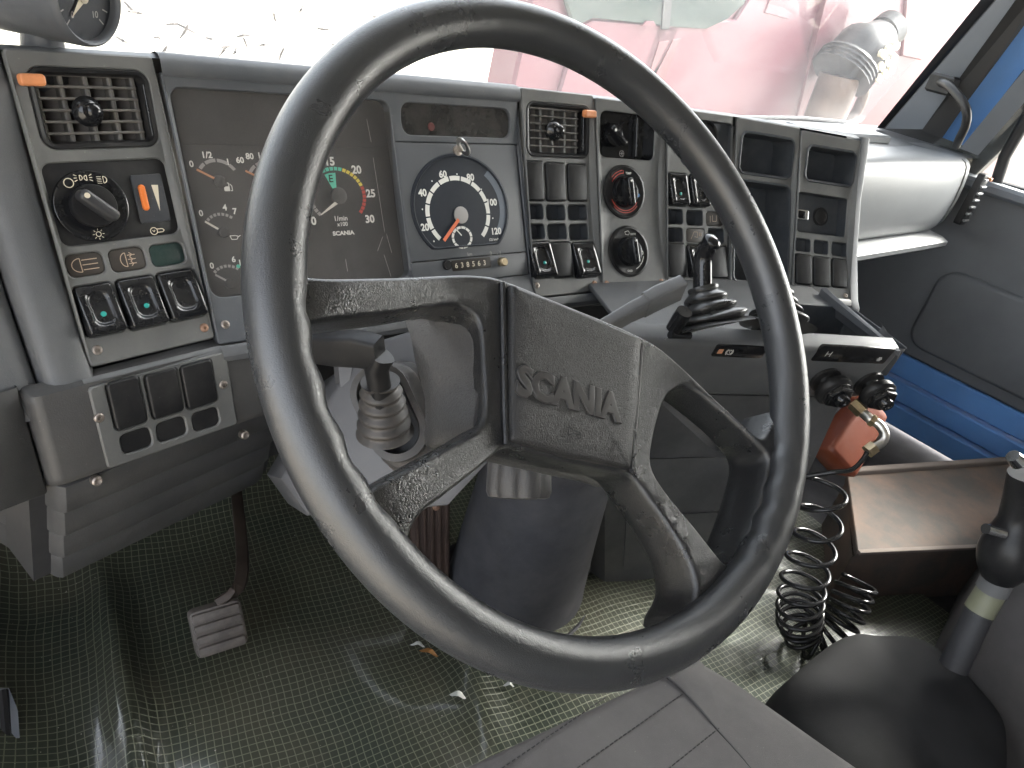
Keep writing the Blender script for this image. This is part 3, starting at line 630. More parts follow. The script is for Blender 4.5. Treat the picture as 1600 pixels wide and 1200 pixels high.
# ---- tachograph in the cluster
t_tac = thing('tachograph', 'grey tachograph with white speed scale, orange needle and odometer strip', 'tachograph', P((tac[0] + tac[2]) / 2, tac[3], 0))
P = flat_of(PN_CLU, (tac[1] + tac[3]) / 2, .0035); tac = P.bb(630, 224, 816, 441)
tb = grow(tac, -.0008); v_split = P.loc(732, 402)[1]
body = G(P).pad((tb[0], tb[1], tb[2], v_split - .0006), .0015, -.010, .0012, .0008, 2, 2).build('door_panel', 'tachograph_face', t_tac)
strip = G(P).pad((tb[0], v_split + .0006, tb[2], tb[3]), .0015, -.010, .0012, .0008, 2, 2).build('drawer_front', 'tachograph_face', t_tac)
dc = P.loc(721, 326); DR = (P.loc(797, 326)[0] - P.loc(645, 326)[0]) / 2; vflat = (P.loc(731, 386)[1] - dc[1]) / .9
def dloop(r, w, flat): return [(dc[0] + a, dc[1] + min(b, flat), w) for a, b in circ(0, 0, r, 56)]
PD = vscale(P, 721, 326, 1.12); vflat /= 1.0
rim_o = G(PD).loft([dloop(DR * 1.0, .0012, vflat + .001), dloop(DR * .99, .0034, vflat), dloop(DR * .955, .0040, vflat - .0012), dloop(DR * .93, .0026, vflat - .0026), dloop(DR * .93, .0016, vflat - .0026)], False, True).build('dial', 'dial_face', t_tac)
g = G(PD); g.arc(*dc, DR * .80, DR * .93, -35, 48, .0019, 20); g.build('dial_shoulder', 'dial_shoulder', rim_o, 0)
W1 = .0020
def dq(px, py): return P.loc(px, py, W1)
sc_ = dq(717, 333); SR = (dq(767, 333)[0] - dq(665, 333)[0]) / 2
PS = vscale(P, 717, 333, 1.15)
g = G(PS); n = 13
for k in range(n):
    a0 = 226 - k * 272 / n; g.arc(*sc_, SR * .87, SR * .99, a0 - 1.2, a0 - 272 / n + 1.2, W1, 5)
g.build('scale_ring', 'print_white', rim_o, 0)
g = G(P)
for t_, px, py in (('20', 664, 355), ('40', 660, 301), ('60', 692, 272), ('80', 735, 277), ('100', 769, 316), ('120', 776, 361)): g.text(t_, *dq(px, py), .0094, W1, offset=.035)
for px, py in ((675, 283), (714, 272), (752, 296), (770, 341), (660, 327), (678, 377)): g.disc_lathe(*dq(px, py), [(.0011, W1), (.0011, W1 + .0001)], 8)
g.text('125 km/h', *dq(772, 374), .0034, W1); g.build('numerals', 'print_white', rim_o, 0)
G(P).disc_lathe(*dq(720, 336), [(SR * .21, W1), (SR * .21, W1 + .0015), (SR * .17, W1 + .002)], 24).build('hub_cap', 'print_dim', rim_o)
a_, b_ = dq(692, 376), dq(715, 343); G(P).bar(a_, b_, .0046, W1 + .0026).build('needle', 'needle_orange', rim_o, 0)
cc = dq(722, 371); g = G(vscale(P, 722, 371, 1.1))
for k in range(12): g.arc(*cc, SR * .25, SR * .32, k * 30 + 2, k * 30 + 28, W1 + .0003, 3)
g.build('clock_ring', 'print_white', rim_o, 0); g = G(P); g.bar(dq(713, 359), dq(721, 368), .0016, W1 + .0006); g.build('clock_hand', 'print_white', rim_o, 0)
g = G(P); g.text('km', *P.loc(733, 397), .0045, .0015); g.text('2', *P.loc(766, 396), .0055, .0015); g.text('- 1', *P.loc(778, 395.5), .0055, .0015); g.build('door_print', 'print_dim', body, 0)
od = P.bb(705, 404, 766, 421)
odo = G(P).pad(od, .0015, .0002, .0020, .0005, 2, 2).build('odometer', 'tile_brown', strip); odc = od
g = G(P)
for k, ch_ in enumerate('638563'): g.text(ch_, lerp(od[0], od[2], .10 + k * .145), (od[1] + od[3]) / 2, .0070, .0023)
g.build('odometer_digits', 'print_cream', strip, 0)
G(P).disc_lathe(*P.loc(697, 414), [(.0068, .001), (.0068, .004), (.006, .0052), (.0055, .0046)], 24).build('lock_button', 'black_satin', strip)
G(P).disc_lathe(*P.loc(782, 409), [(.0062, .001), (.0060, .009), (.0048, .0105)], 20).build('setting_knob', 'brass', strip)
# key in the tachograph lock
kc = P.loc(713, 236); kf = P(*kc, .0012); kn_ = P.normal(kc[1])
t_key = thing('tachograph_key', 'small pale metal key standing in the tachograph lock', 'key', kf)
G(P).disc_lathe(*kc, [(.0065, .0010), (.0065, .004), (.0045, .0045)], 20).build('lock_barrel', 'screw_metal', t_key)
Kr = at(724, 229, t=(kf - CAM).dot(cam_dir(0, 0, 1)) - .016)
ax = (Kr - kf).normalized(); upk = (CAM - kf).cross(ax).normalized(); sd = ax.cross(upk)
fk = frame(kf, ax, upk, sd); Lk = (Kr - kf).length
G(fk).box(0, -.0035, -.0009, Lk - .004, .0035, .0009, .0003).build('blade', 'steel', t_key)
g = G(fk); ro, ri = .0108, .0056
g.loft([[(Lk + r_ * math.cos(a), r_ * 1.15 * math.sin(a), z_) for a in [2 * PI * k / 24 for k in range(24)]] for r_, z_ in ((ri, -.0011), (ro, -.0011), (ro, .0011), (ri, .0011), (ri, -.0011))]); g.build('bow', 'steel', t_key)

# ---- vent column right of the cluster
P = PN_VEN
rc = edges(P, (813, 134), (929, 151), (941, 457), (837, 462))
t_v = thing('vent_switch_panel', 'grey dash panel with square air vent above blank plates and two rocker switches', 'switch panel', P(*rc[:2]))
vb = P.bb(823, 162, 921, 246)
bl = [P.bb(820, 252, 848, 313), P.bb(853, 255, 882, 314), P.bb(887, 257, 916, 314)]
pk = [P.bb(819, 319, 849, 343), P.bb(854, 320, 883, 344), P.bb(888, 320, 917, 344), P.bb(822, 350, 851, 374), P.bb(856, 350, 885, 374), P.bb(890, 350, 919, 375)]
rk = [P.bb(827, 378, 862, 434), P.bb(862, 379, 893, 433), P.bb(896, 379, 930, 433)]
plate_obj(P, rc, [(vb, .012)] + [(grow(q, .0008), .004) for q in bl + rk] + [(q, .005) for q in pk], t_v)
vent(P, vb, P.bb(832, 171, 907, 240), 6, 4, (869, 204), (916, 178), t_v)
for q in bl + [rk[1]]: blank(P, q, t_v)
for q in pk: pocket(P, q, t_v)
rocker(P, rk[0], t_v, (847, 411)); rocker(P, rk[2], t_v, (915, 409))
screw(P, 839, 446, t_v); screw(P, 929, 443, t_v, 'screw_rust')

# ---- heater column
def rotary(pn, c, px_r, parent, rot=0.0):
    s0, v0 = pn.loc(*c); R_ = (pn.loc(c[0] + px_r, c[1])[0] - pn.loc(c[0] - px_r, c[1])[0]) / 2
    ring_ = G(pn).disc_lathe(s0, v0, [(R_ * 1.20, -.001), (R_ * 1.17, .0022), (R_ * 1.08, .0030), (R_ * 1.0, .0016), (R_ * .97, .0010)], 40).build('heater_dial', 'black_satin', parent)
    kr_ = R_ * .66
    G(pn).disc_lathe(s0, v0, [(kr_ * 1.05, .0005), (kr_, .006), (kr_ * .94, .0085), (kr_ * .8, .009)], 32).build('knob_base', 'black_gloss', ring_)
    bf_ = lambda a, b, c_: pn(s0 + a * math.cos(rot) - b * math.sin(rot), v0 + a * math.sin(rot) + b * math.cos(rot), c_)
    G(bf_).pad((-kr_ * .26, -kr_ * .96, kr_ * .26, kr_ * .96), kr_ * .22, .006, .021, .0035, 4, 3).build('knob_grip', 'black_gloss', ring_)
    G(bf_).disc_lathe(0, -kr_ * .72, [(.0021, .0209), (.0018, .0216)], 10).build('pointer_dot', 'print_white', ring_)
    return ring_, s0, v0, R_
P = PN_HEA
rc = edges(P, (931, 152), (1039, 166), (1043, 446), (943, 457))
t_h = thing('heater_panel', 'grey dash panel with two round heater knobs below a dark slide control', 'heater panel', P(*rc[:2]))
sb = P.bb(938, 177, 1022, 248)
plate_obj(P, rc, [(sb, .010)], t_h)
cup_ = pocket(P, sb, t_h, .014, .010, 'black_gloss', 'fan_control')
G(P).box(P.loc(997, 212)[0], sb[1] + .004, -.013, P.loc(1000, 212)[0] + .001, sb[3] - .004, -.004, .0006).build('divider', 'black_gloss', cup_)
ks, kv = P.loc(962, 211); G(P).disc_lathe(ks, kv, [(.017, -.0135), (.0165, -.003), (.015, -.001), (.012, -.0005)], 28).build('fan_knob', 'black_gloss', cup_)
bf2 = lambda a, b, c: P(ks + a * .77 - b * .64, kv + a * .64 + b * .77, c)
G(bf2).pad((-.017, -.005, .020, .005), .004, -.003, .010, .0035, 4, 3).build('fan_knob_grip', 'black_gloss', cup_)
G(bf2).disc_lathe(-.010, 0, [(.0022, .0098), (.002, .0106)], 10).build('pointer_dot', 'print_white', cup_)
g = G(P); c = P.loc(972, 240, -.012)
for k in range(3): a = k * PI / 3; g.bar((c[0] - .0045 * math.cos(a), c[1] - .0045 * math.sin(a)), (c[0] + .0045 * math.cos(a), c[1] + .0045 * math.sin(a)), .0008, -.0128)
ring(g, c, .0045, .0007, -.0128); g.build('snowflake_symbol', 'print_dim', cup_, 0)
r1, s1_, v1_, R1 = rotary(P, (975, 300), 27, t_h, -.12)
g = G(P); g.arc(s1_, v1_, R1 * .80, R1 * .84, 205, 330, .0018, 16); g.arc(s1_, v1_, R1 * .90, R1 * .93, 225, 320, .0018, 16); g.arc(s1_, v1_, R1 * .80, R1 * .84, 95, 150, .0018, 8); g.arc(s1_, v1_, R1 * .92, R1 * .95, 95, 140, .0018, 8); g.bar((s1_ - R1 * .06, v1_ - R1 * .80), (s1_ - R1 * .06, v1_ - R1 * .94), .0008, .0018); g.build('red_scale', 'print_red', r1, 0)
g = G(P); g.disc_lathe(s1_ + R1 * .80, v1_ + R1 * .12, [(.0030, .0014), (.0030, .0020)], 12); g.build('blue_mark', 'print_blue', r1, 0)
g = G(P); g.text('TEMP', s1_ + R1 * .22, v1_ - R1 * .82, .0034, .0018); g.build('temperature_print', 'print_white', r1, 0)
r2, s2_, v2_, R2 = rotary(P, (982, 393), 26, t_h, -.06)
g = G(P); g.text('0', s2_ + R2 * .80, v2_ + R2 * .06, .0062, .0018); g.text('DISTR', s2_ + R2 * .32, v2_ - R2 * .80, .0030, .0018); g.lines([(s2_ - R2 * .18, v2_ - R2 * .90), (s2_ + .001, v2_ - R2 * .95), (s2_ + R2 * .10, v2_ - R2 * .86), (s2_ + R2 * .04, v2_ - R2 * .76), (s2_ - R2 * .14, v2_ - R2 * .78)], .0006, .0018, True); g.arc(s2_, v2_, R2 * .86, R2 * .89, 292, 345, .0018, 8)
for k in (-1, 0, 1): ring(g, (s2_ - R2 * .06 + k * .0034, v2_ + R2 * .90), .0013, .0006, .0018)
g.build('distribution_print', 'print_white', r2, 0)
screw(P, 948, 443, t_h, 'screw_rust'); screw(P, 1033, 440, t_h, 'screw_rust')

# ---- switch column
P = PN_SWI
rc = edges(P, (1041, 167), (1149, 181), (1140, 456), (1045, 447))
t_s = thing('accessory_switch_panel', 'grey dash panel with round dial and small pockets half hidden by the wheel rim', 'switch panel', P(*rc[:2]))
rb = P.bb(1066, 189, 1143, 262)
rk = [P.bb(1044, 271, 1072, 321), P.bb(1077, 273, 1104, 323)]
pk = [P.bb(1042, 327, 1067, 350), P.bb(1073, 329, 1098, 352), P.bb(1043, 356, 1067, 378), P.bb(1107, 357, 1131, 380)]
ti = [P.bb(1073, 357, 1101, 379), P.bb(1104, 331, 1130, 353)]
bl = [P.bb(1043, 381, 1070, 432), P.bb(1108, 384, 1136, 434)]; rk2 = P.bb(1075, 383, 1103, 433)
plate_obj(P, rc, [(rb, .010)] + [(grow(q, .0008), .004) for q in rk + bl + [rk2]] + [(q, .005) for q in pk + ti], t_s)
cu = pocket(P, rb, t_s, .009, .010, 'pocket_black', 'dial_recess')
c = P.loc(1102, 217); R_ = .030
G(P).disc_lathe(*c, [(R_, -.009), (R_, -.002), (R_ * .95, .0005), (R_ * .88, -.001), (R_ * .85, -.005), (R_ * .35, -.006), (R_ * .3, .0), (R_ * .2, .001)], 36).build('round_dial', 'black_satin', cu)
rocker(P, rk[0], t_s, (1059, 303)); rocker(P, rk[1], t_s); rocker(P, rk2, t_s)
for q in pk: pocket(P, q, t_s)
for q in bl: blank(P, q, t_s)
for i, q in enumerate(ti):
    to = G(P).pad(grow(q, -.0003), .004, -.006, -.0012, .0006, 4, 2).build('symbol_tile', 'tile_brown', t_s); g = G(P); cx, cy = (q[0] + q[2]) / 2, (q[1] + q[3]) / 2
    if i == 0: g.lines([(cx - .010, cy + .006), (cx - .003, cy - .006), (cx + .005, cy - .006), (cx + .005, cy + .003), (cx - .002, cy + .002)], .0008, -.0008); g.bar((cx + .009, cy - .005), (cx + .009, cy + .001), .0015, -.0008); g.bar((cx + .0125, cy - .005), (cx + .0125, cy + .001), .0015, -.0008)
    else: g.lines([(cx - .010, cy - .005), (cx - .010, cy + .006)], .0009, -.0008); g.lines([(cx - .005, cy - .006), (cx - .005, cy + .004), (cx + .004, cy + .004), (cx + .004, cy - .006)], .0009, -.0008)
    g.build('tile_symbol', 'print_tan', to, 0)
screw(P, 1133, 446, t_s)

# ---- storage column
P = PN_STO
rc = edges(P, (1151, 182), (1253, 201), (1234, 462), (1142, 456))
t_st = thing('storage_panel', 'grey dash panel with two open black storage pockets, the lower one tall', 'storage panel', P(*rc[:2]))
pa = P.bb(1157, 212, 1238, 274); pb = P.bb(1146, 286, 1230, 442)
plate_obj(P, rc, [(pa, .010), (pb, .010)], t_st)
for q, d in ((pa, .05), (pb, .06)):
    G(P).loft([[(a, b_2, w) for a, b_2 in rr(*q, .010, 5, i)] for i, w in ((-.0035, .0002), (-.002, .0022), (.0005, .0016), (.002, -.004), (.003, -d))], False, True).build('open_pocket', 'pocket_black', t_st)
screw(P, 1152, 446, t_st); screw(P, 1230, 452, t_st)
# ---- lighter column
P = PN_LIG
rc = edges(P, (1255, 202), (1344, 221), (1330, 470), (1236, 463))
t_l = thing('lighter_panel', 'grey dash panel with open pocket, cigar lighter recess and three blank plates', 'lighter panel', P(*rc[:2]))
pa = P.bb(1260, 233, 1335, 286); pb = P.bb(1247, 305, 1322, 366)
pk = [P.bb(1243, 373, 1266, 393), P.bb(1272, 376, 1294, 397), P.bb(1300, 379, 1323, 400)]
bl = [P.bb(1243, 398, 1267, 444), P.bb(1271, 402, 1296, 447), P.bb(1300, 405, 1322, 449)]
plate_obj(P, rc, [(pa, .010), (pb, .004)] + [(q, .004) for q in pk] + [(grow(q, .0008), .004) for q in bl], t_l)
G(P).loft([[(a, b_2, w) for a, b_2 in rr(*pa, .010, 5, i)] for i, w in ((-.0035, .0002), (-.002, .0022), (.0005, .0016), (.002, -.004), (.003, -.05))], False, True).build('open_pocket', 'pocket_black', t_l)
lo = pocket(P, pb, t_l, .022, .004, 'pocket_black', 'lighter_recess')
lc = P.loc(1262, 335); G(P).pad((lc[0] - .013, lc[1] - .009, lc[0] + .013, lc[1] + .009), .003, -.021, -.012, .002, 3, 2).build('lighter_frame', 'chrome', lo)
G(P).pad((lc[0] - .010, lc[1] - .0065, lc[0] + .004, lc[1] + .0065), .002, -.014, -.0105, .001, 3, 2).build('lighter_button', 'black_gloss', lo)
l2 = P.loc(1294, 338); G(P).disc_lathe(*l2, [(.016, -.0215), (.016, -.019), (.013, -.018), (.011, -.0195)], 28).build('socket_cover', 'black_satin', lo)
for q in pk: pocket(P, q, t_l, .012, .004)
for q in bl: blank(P, q, t_l)
screw(P, 1247, 454, t_l); screw(P, 1321, 462, t_l)

# ---- lower switch panel below the light switches
PN_LOW = Panel(*(PN_POD(0, .295, .004) - V(0, 0, 0)), 11, a0=14, a1=14)
P = PN_LOW; P.k = 0
ks_ = [(P.loc(165, 735)[0] - P.loc(135, 605)[0]) / (P.loc(165, 735)[1] - P.loc(135, 605)[1]), (P.loc(372, 660)[0] - P.loc(352, 550)[0]) / (P.loc(372, 660)[1] - P.loc(352, 550)[1])]; P.k = sum(ks_) / 2
rc_low = edges(P, (137, 603), (350, 551), (371, 661), (166, 733))
t_lo = thing('lower_switch_panel', 'small grey panel with six black blank plates below the rocker switches', 'switch panel', P(*rc_low[:2]))
bl = [P.bb(170, 590, 222, 667), P.bb(229, 577, 280, 649), P.bb(284, 564, 333, 634)]
sm = [P.bb(186, 671, 236, 704), P.bb(242, 654, 290, 686), P.bb(298, 639, 341, 670)]
plate_obj(P, rc_low, [(grow(q, .0008), .005) for q in bl] + [(q, .006) for q in sm], t_lo, w=.003, thick=.008)
for q in bl: G(P).pad(q, .004, -.004, .0055, .002, 4, 3).build('blank_plate', 'black_satin', t_lo)
for q in sm: G(P).pad(grow(q, -.0004), .006, -.002, .0012, .0004, 4, 1).build('small_blank', 'black_satin', t_lo)
for q in ((155, 653), (349, 601)):
    s0, v0 = P.loc(*q, .003); G(P).disc_lathe(s0, v0, [(.0048, .002), (.0048, .0034), (.0042, .0042), (.003, .0047), (.002, .0047), (.0017, .0035)], 16).build('screw', 'screw_metal', t_lo)
# ------------------------------------------------------------------ dashboard body
t_d = thing('dashboard', 'moulded dark grey dashboard shell around the panels, with ribbed lower trim', 'dashboard', V(.6, .8, .60))
PANELS = [PN_POD, PN_CLU, PN_VEN, PN_HEA, PN_SWI, PN_STO, PN_LIG]
SP = []                                    # (panel, s at left edge, s at right edge)
_e = [(5, 140), (262, 262), (813, 813), (930, 930), (1040, 1040), (1147, 1147), (1245, 1245), (1345, 1345)]
SP = [(PN_POD, rc_pod[0], rc_pod[2]), (PN_CLU, sL, sR)]
for pn, a, b_, y in ((PN_VEN, 813, 931, 160), (PN_HEA, 931, 1040, 170), (PN_SWI, 1040, 1150, 185), (PN_STO, 1150, 1253, 205), (PN_LIG, 1254, 1344, 225)):
    SP.append((pn, pn.loc(a, y)[0], pn.loc(b_, y)[0]))
g = G()
for pn, a, b_ in SP:
    rows = [[pn(a, v, -.075), pn(b_, v, -.075)] for v in [-.005 + .03 * k for k in range(11)]]
    g.loft([[tuple(p) for p in r_] for r_ in rows], closed=False)
g.build('back_panel', 'black_matt', t_d)
# top: falls away towards the windscreen on the left, level on the right
fr_, mid, bk = [], [], []
for i, (pn, a, b_) in enumerate(SP):
    for s_ in (a, b_):
        f0 = pn(s_, -.001, -.0005); flat = max(0, min(1, (f0.x - 1.2) / .3))
        fr_.append(pn(s_, .0005, -.002)); mid.append(f0 + V(0, .012, lerp(.0005, .003, flat))); bk.append(V(f0.x + .02, .96, lerp(f0.z - .13, .858, flat)))
fr_.insert(0, fr_[0] + V(-.35, -.06, .0)); mid.insert(0, mid[0] + V(-.35, -.06, 0)); bk.insert(0, bk[0] + V(-.4, 0, 0))
fr_.append(fr_[-1] + V(.005, .03, -.002)); mid.append(mid[-1] + V(.006, .04, -.004)); bk.append(V(1.42, .96, .857))
fr_.append(V(1.44, .665, .866)); mid.append(V(1.44, .70, .866)); bk.append(V(1.50, .96, .857))
fr_.append(V(2.12, .665, .862)); mid.append(V(2.12, .70, .863)); bk.append(V(2.14, .96, .864))
g = G(); g.loft([[tuple(p) for p in q] for q in (fr_, mid, bk)], closed=False); g.build('dash_top', 'dash_plastic', t_d, 60)
# lip along the lower edge of the panels
for pn, a, b_ in SP:
    v0 = .285; g = G(pn)
    pr = [(v0, -.012), (v0, .003), (v0 + .004, .006), (v0 + .012, .006), (v0 + .017, .002), (v0 + .018, -.04)]
    if pn is PN_POD: a -= .012
    g.loft([[(a, v, w) for v, w in pr], [(b_, v, w) for v, w in pr]], closed=False); g.build('lower_lip', 'dash_plastic', t_d)
# left end beside the light switch panel
pL = rc_pod[0]; g = G(PN_POD)
secs = [(.004, -.010), (-.001, -.001), (-.004, .001), (-.026, .001), (-.033, -.001), (-.038, -.005), (-.041, -.012), (-.042, -.03), (-.042, -.10)]
g.loft([[(pL + s_, v, w - .010 * max(0, (.03 - v) / .03)) for s_, w in secs] for v in [-.002, .0, .01, .03, .07, .12, .18, .24, .285, .300]], closed=False); g.build('end_moulding', 'dash_plastic', t_d, 60)
# apron under the panels
P = PN_LOW; aL = P.loc(78, 660)[0]; aR = P.loc(470, 560)[0] + .02; vB = (P.loc(90, 768)[1] + P.loc(383, 664)[1]) / 2
g = G(P); prof = [(-.012, -.020), (-.006, .0), (.002, .0), (vB - .010, .0), (vB - .003, -.003), (vB, -.010), (vB + .002, -.03)]
cols_ = [(aL - .012, -.06), (aL - .0115, -.014), (aL - .009, -.006), (aL - .005, -.0015), (aL, 0), (aR, 0)]
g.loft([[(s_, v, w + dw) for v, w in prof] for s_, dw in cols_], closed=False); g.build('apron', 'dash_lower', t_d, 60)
for q in ((152, 752), (383, 680)):
    s0, v0 = P.loc(*q); G(P).disc_lathe(s0, v0, [(.005, -.006), (.005, .0006), (.0035, .0018), (.002, .001)], 14).build('screw', 'screw_metal', t_d)
# ribbed kick trim
kO = P(aL - .004, vB + .002, -.006)
PN_KICK = Panel(kO.x, kO.y, kO.z, 15, a0=-12, a1=-12); P = PN_KICK
kR = P.loc(440, 690)[0]
nb = 4; hb = .040
for k in range(nb):
    v0 = k * hb; g = G(P); w = -.003 * k
    secs = [(-.03, -.10), (-.004, -.014), (.000, -.004), (.004, 0), (kR - .02, 0), (kR - .008, -.004), (kR, -.02), (kR + .002, -.09)]
    pr = [(v0 + .0005, -.006), (v0 + .0015, -.001), (v0 + .004, 0), (v0 + hb - .004, .0015), (v0 + hb - .001, .0), (v0 + hb - .0005, -.006)]
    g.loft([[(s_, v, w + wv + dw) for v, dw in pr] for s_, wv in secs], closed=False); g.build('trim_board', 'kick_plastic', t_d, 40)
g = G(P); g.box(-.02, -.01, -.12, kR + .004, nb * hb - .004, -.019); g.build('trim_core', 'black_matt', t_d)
# trim on the far left, beyond the gap
g = G(PN_POD); g.loft([[(pL + s_, v, w) for s_, w in ((-.0432, -.10), (-.0432, -.018), (-.0455, -.013), (-.060, -.011), (-.40, -.004))] for v in (-.02, .05, .12, .2, .3, .31)], closed=False); g.build('side_trim', 'dash_plastic', t_d, 60)
g = G(PN_LOW); g.loft([[(aL + s_, v, w) for s_, w in ((-.0130, -.08), (-.0130, -.016), (-.0155, -.012), (-.30, .01))] for v in (-.015, .05, vB - .004, vB + .004)], closed=False); g.build('side_trim', 'dash_lower', t_d, 60)
# end cap right of the lighter panel
P = PN_LIG; sE = SP[-1][2]
g = G(P); pr = [(-.002, .0), (.02, .002), (.10, .001), (.20, .001), (.285, .003), (.300, .006), (.306, .003)]
g.loft([[(sE + s_, v, w + dw) for v, w in pr] for s_, dw in ((.0005, -.01), (.0015, 0), (.016, .0005), (.021, -.003), (.023, -.012), (.023, -.16))], closed=False); g.build('end_cap', 'hood_plastic', t_d, 50)
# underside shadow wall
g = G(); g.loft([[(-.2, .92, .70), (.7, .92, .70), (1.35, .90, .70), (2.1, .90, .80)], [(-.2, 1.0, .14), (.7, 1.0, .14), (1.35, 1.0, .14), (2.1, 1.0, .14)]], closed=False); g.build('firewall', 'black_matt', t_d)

# ---- passenger side of the dash with the glove box
t_g = thing('glove_box', 'pale sunlit glove box with rounded lid at the passenger end of the dash', 'glove box', V(1.65, .6, .70))
def gsec(x): 
    k = (x - 1.36) / .6
    d = .035
    return [(x, .80, .862), (x, .66, .868), (x, .612 + d, .868), (x, .598 + d, .866), (x, .588 + d, .861), (x, .581 + d, .852), (x, .577 + d, .838), (x, .573 + d, .810), (x, .571 + d, .775), (x, .573 + d, .740), (x, .578 + d, .715), (x, .588 + d, .700), (x, .60 + d, .692)]
xs = [1.372, 1.40, 1.50, 1.70, 1.90]
g = G(); g.loft([gsec(x) for x in xs] + [[(1.945 if i > 4 else 1.945, y + .012, z) for i, (x, y, z) in enumerate(gsec(1.9))]], closed=False); g.build('lid', 'glove_plastic', t_g, 50)
g = G(); L = []
for x in (1.33, 1.5, 1.7, 1.93): L.append([(x, .66, .700), (x, .595, .693), (x, .580, .686), (x, .580, .676), (x, .595, .664), (x, .63, .655), (x, .69, .600), (x, .85, .56)])
g.loft(L, closed=False); g.build('lower_ledge', 'glove_plastic', t_g, 50)
g = G(); g.box(1.46, .76, .862, 1.80, .84, .882, .004); g.build('top_tray', 'glove_plastic', t_g)
g = G(); L = []
for x, dy in ((1.948, .0), (1.99, .008), (2.03, .03), (2.05, .07)): L.append([(x, .78, .866)] + [(x, y + .010 + dy, z) for _, y, z in gsec(1.9)[3:]])
g.loft(L, closed=False); g.build('end_panel', 'glove_plastic', t_g, 50)
ev = G(); fv = lambda a, b_2, c: V(1.985 + a, .592 - c, .785 + b_2)
G(fv).pad((-.020, -.062, .020, .062), .008, -.01, .006, .002, 3, 2).build('side_vent', 'black_satin', t_g)
for k in range(7): G(fv).box(-.016, -.052 + k * .0165, .004, .016, -.047 + k * .0165, .011, .001).build('vane', 'glove_plastic', t_g)
G(fv).box(.008, .048, .004, .018, .056, .014, .001).build('red_lever', 'orange_knob', t_g)

# ------------------------------------------------------------------ steering wheel
PHI = math.radians(43.2); WC = V(.3732, .3018, .8408); WN = V(0, -math.cos(PHI), math.sin(PHI)); WP = V(0, math.sin(PHI), math.cos(PHI))
ra = math.radians(90 - 24); WA = V(1, 0, 0) * math.cos(ra) + WP * math.sin(ra); WB = V(1, 0, 0) * math.sin(ra) - WP * math.cos(ra)
wm = frame(WC, WB, WA, WN); wt = lambda s_, v, w: wm(s_, -v, w)
t_w = thing('steering_wheel', 'large black four-spoke steering wheel with worn grained rim and square hub pad', 'steering wheel', WC)
def wsurf(b_, a_):
    r_ = math.hypot(b_, a_); k = max(0, min(1, (r_ - .10) / .115)); k = k * k * (3 - 2 * k); return -.026 + .022 * k
def wpx(px, py, dw=0.0):
    w = -.02
    for _ in range(8):
        h = hit(px, py, WC + WN * (w + dw), WN) - WC; b_, a_ = h.dot(WB), h.dot(WA); w = wsurf(b_, a_)
    return b_, a_
# rim with finger grips on the inner side
RT, RR = .0170, .2330
g = G(wm); NU, NV = 240, 28; rows = []
def grip(th):       # th in degrees in the wheel frame
    d = (th + 90 + 540) % 360 - 180         # from the bottom
    ad = abs(d)
    if 42 < ad < 80:
        e = min(1, (ad - 42) / 5, (80 - ad) / 5); return e * .5 * (1 - math.cos((ad - 42) / 38 * 2 * PI * 5))
    return 0
for i in range(NU):
    th = 360 * i / NU; gr = grip(th); row = []
    for k in range(NV):
        ph = 2 * PI * k / NV; inner = max(0, -math.cos(ph)) ** 1.5
        rt = RT * (1 - .16 * gr * inner)
        rr_ = RR + rt * math.cos(ph); row.append((rr_ * math.cos(math.radians(th)), rr_ * math.sin(math.radians(th)), rt * math.sin(ph) * 1.0))
    rows.append(row)
g.loft(rows + [rows[0]]); g.build('rim', 'wheel_rim', t_w, 0 or 80)
# spider: hub face and four spokes traced on the dished front surface
def smooth(pts, n=4): 
    Q = [Vector((p[0], p[1], 0)) for p in pts]; Q = [Q[-1]] + Q + [Q[0], Q[1]]; out = []
    for i in range(1, len(Q) - 2):
        a, b_, c, d = Q[i - 1:i + 3]
        for k in range(n):
            t = k / n; out.append(0.5 * ((2 * b_) + (c - a) * t + (2 * a - 5 * b_ + 4 * c - d) * t * t + (3 * b_ - a - 3 * c + d) * t ** 3))
    return [(p.x, p.y) for p in out]
out_px = [(432, 380), (447, 410), (470, 428), (520, 433), (600, 432), (700, 428), (755, 429), (790, 437), (860, 465), (1003, 525), (1060, 566), (1130, 632), (1178, 676), (1195, 683), (1205, 668), (1222, 640),
          (1228, 700), (1222, 760), (1200, 840), (1160, 915), (1110, 975), (1075, 995), (1072, 965), (1088, 930), (1082, 890), (1055, 838), (1020, 788), (985, 745), (940, 733), (880, 721), (830, 708), (792, 699), (755, 728), (700, 772), (660, 803), (642, 835), (640, 870), (640, 915),
          (560, 850), (500, 760), (455, 660), (425, 560), (412, 470)]
holeL_px = [(472, 522), (486, 506), (530, 498), (620, 488), (700, 477), (735, 487), (750, 512), (755, 580), (757, 640), (747, 670), (700, 697), (640, 730), (600, 752), (578, 764), (558, 758), (535, 722), (512, 672), (488, 600)]
holeR_px = [(1080, 606), (1052, 611), (1036, 635), (1022, 690), (1020, 728), (1040, 765), (1085, 820), (1118, 862), (1138, 882), (1155, 872), (1180, 810), (1200, 740), (1200, 712), (1180, 690), (1140, 652)]
loops = [smooth([wpx(*q) for q in lp], 4) for lp in (out_px, holeL_px, holeR_px)]
def offset(lp, d):
    n = len(lp); ar = sum(lp[i - 1][0] * lp[i][1] - lp[i][0] * lp[i - 1][1] for i in range(n)); sg = 1 if ar > 0 else -1; o = []
    for i in range(n):
        a, c = lp[i - 1], lp[(i + 1) % n]; tx, ty = c[0] - a[0], c[1] - a[1]; l = math.hypot(tx, ty) or 1
        o.append((lp[i][0] - sg * ty / l * -d * -1, lp[i][1] + sg * tx / l * d))
    return o
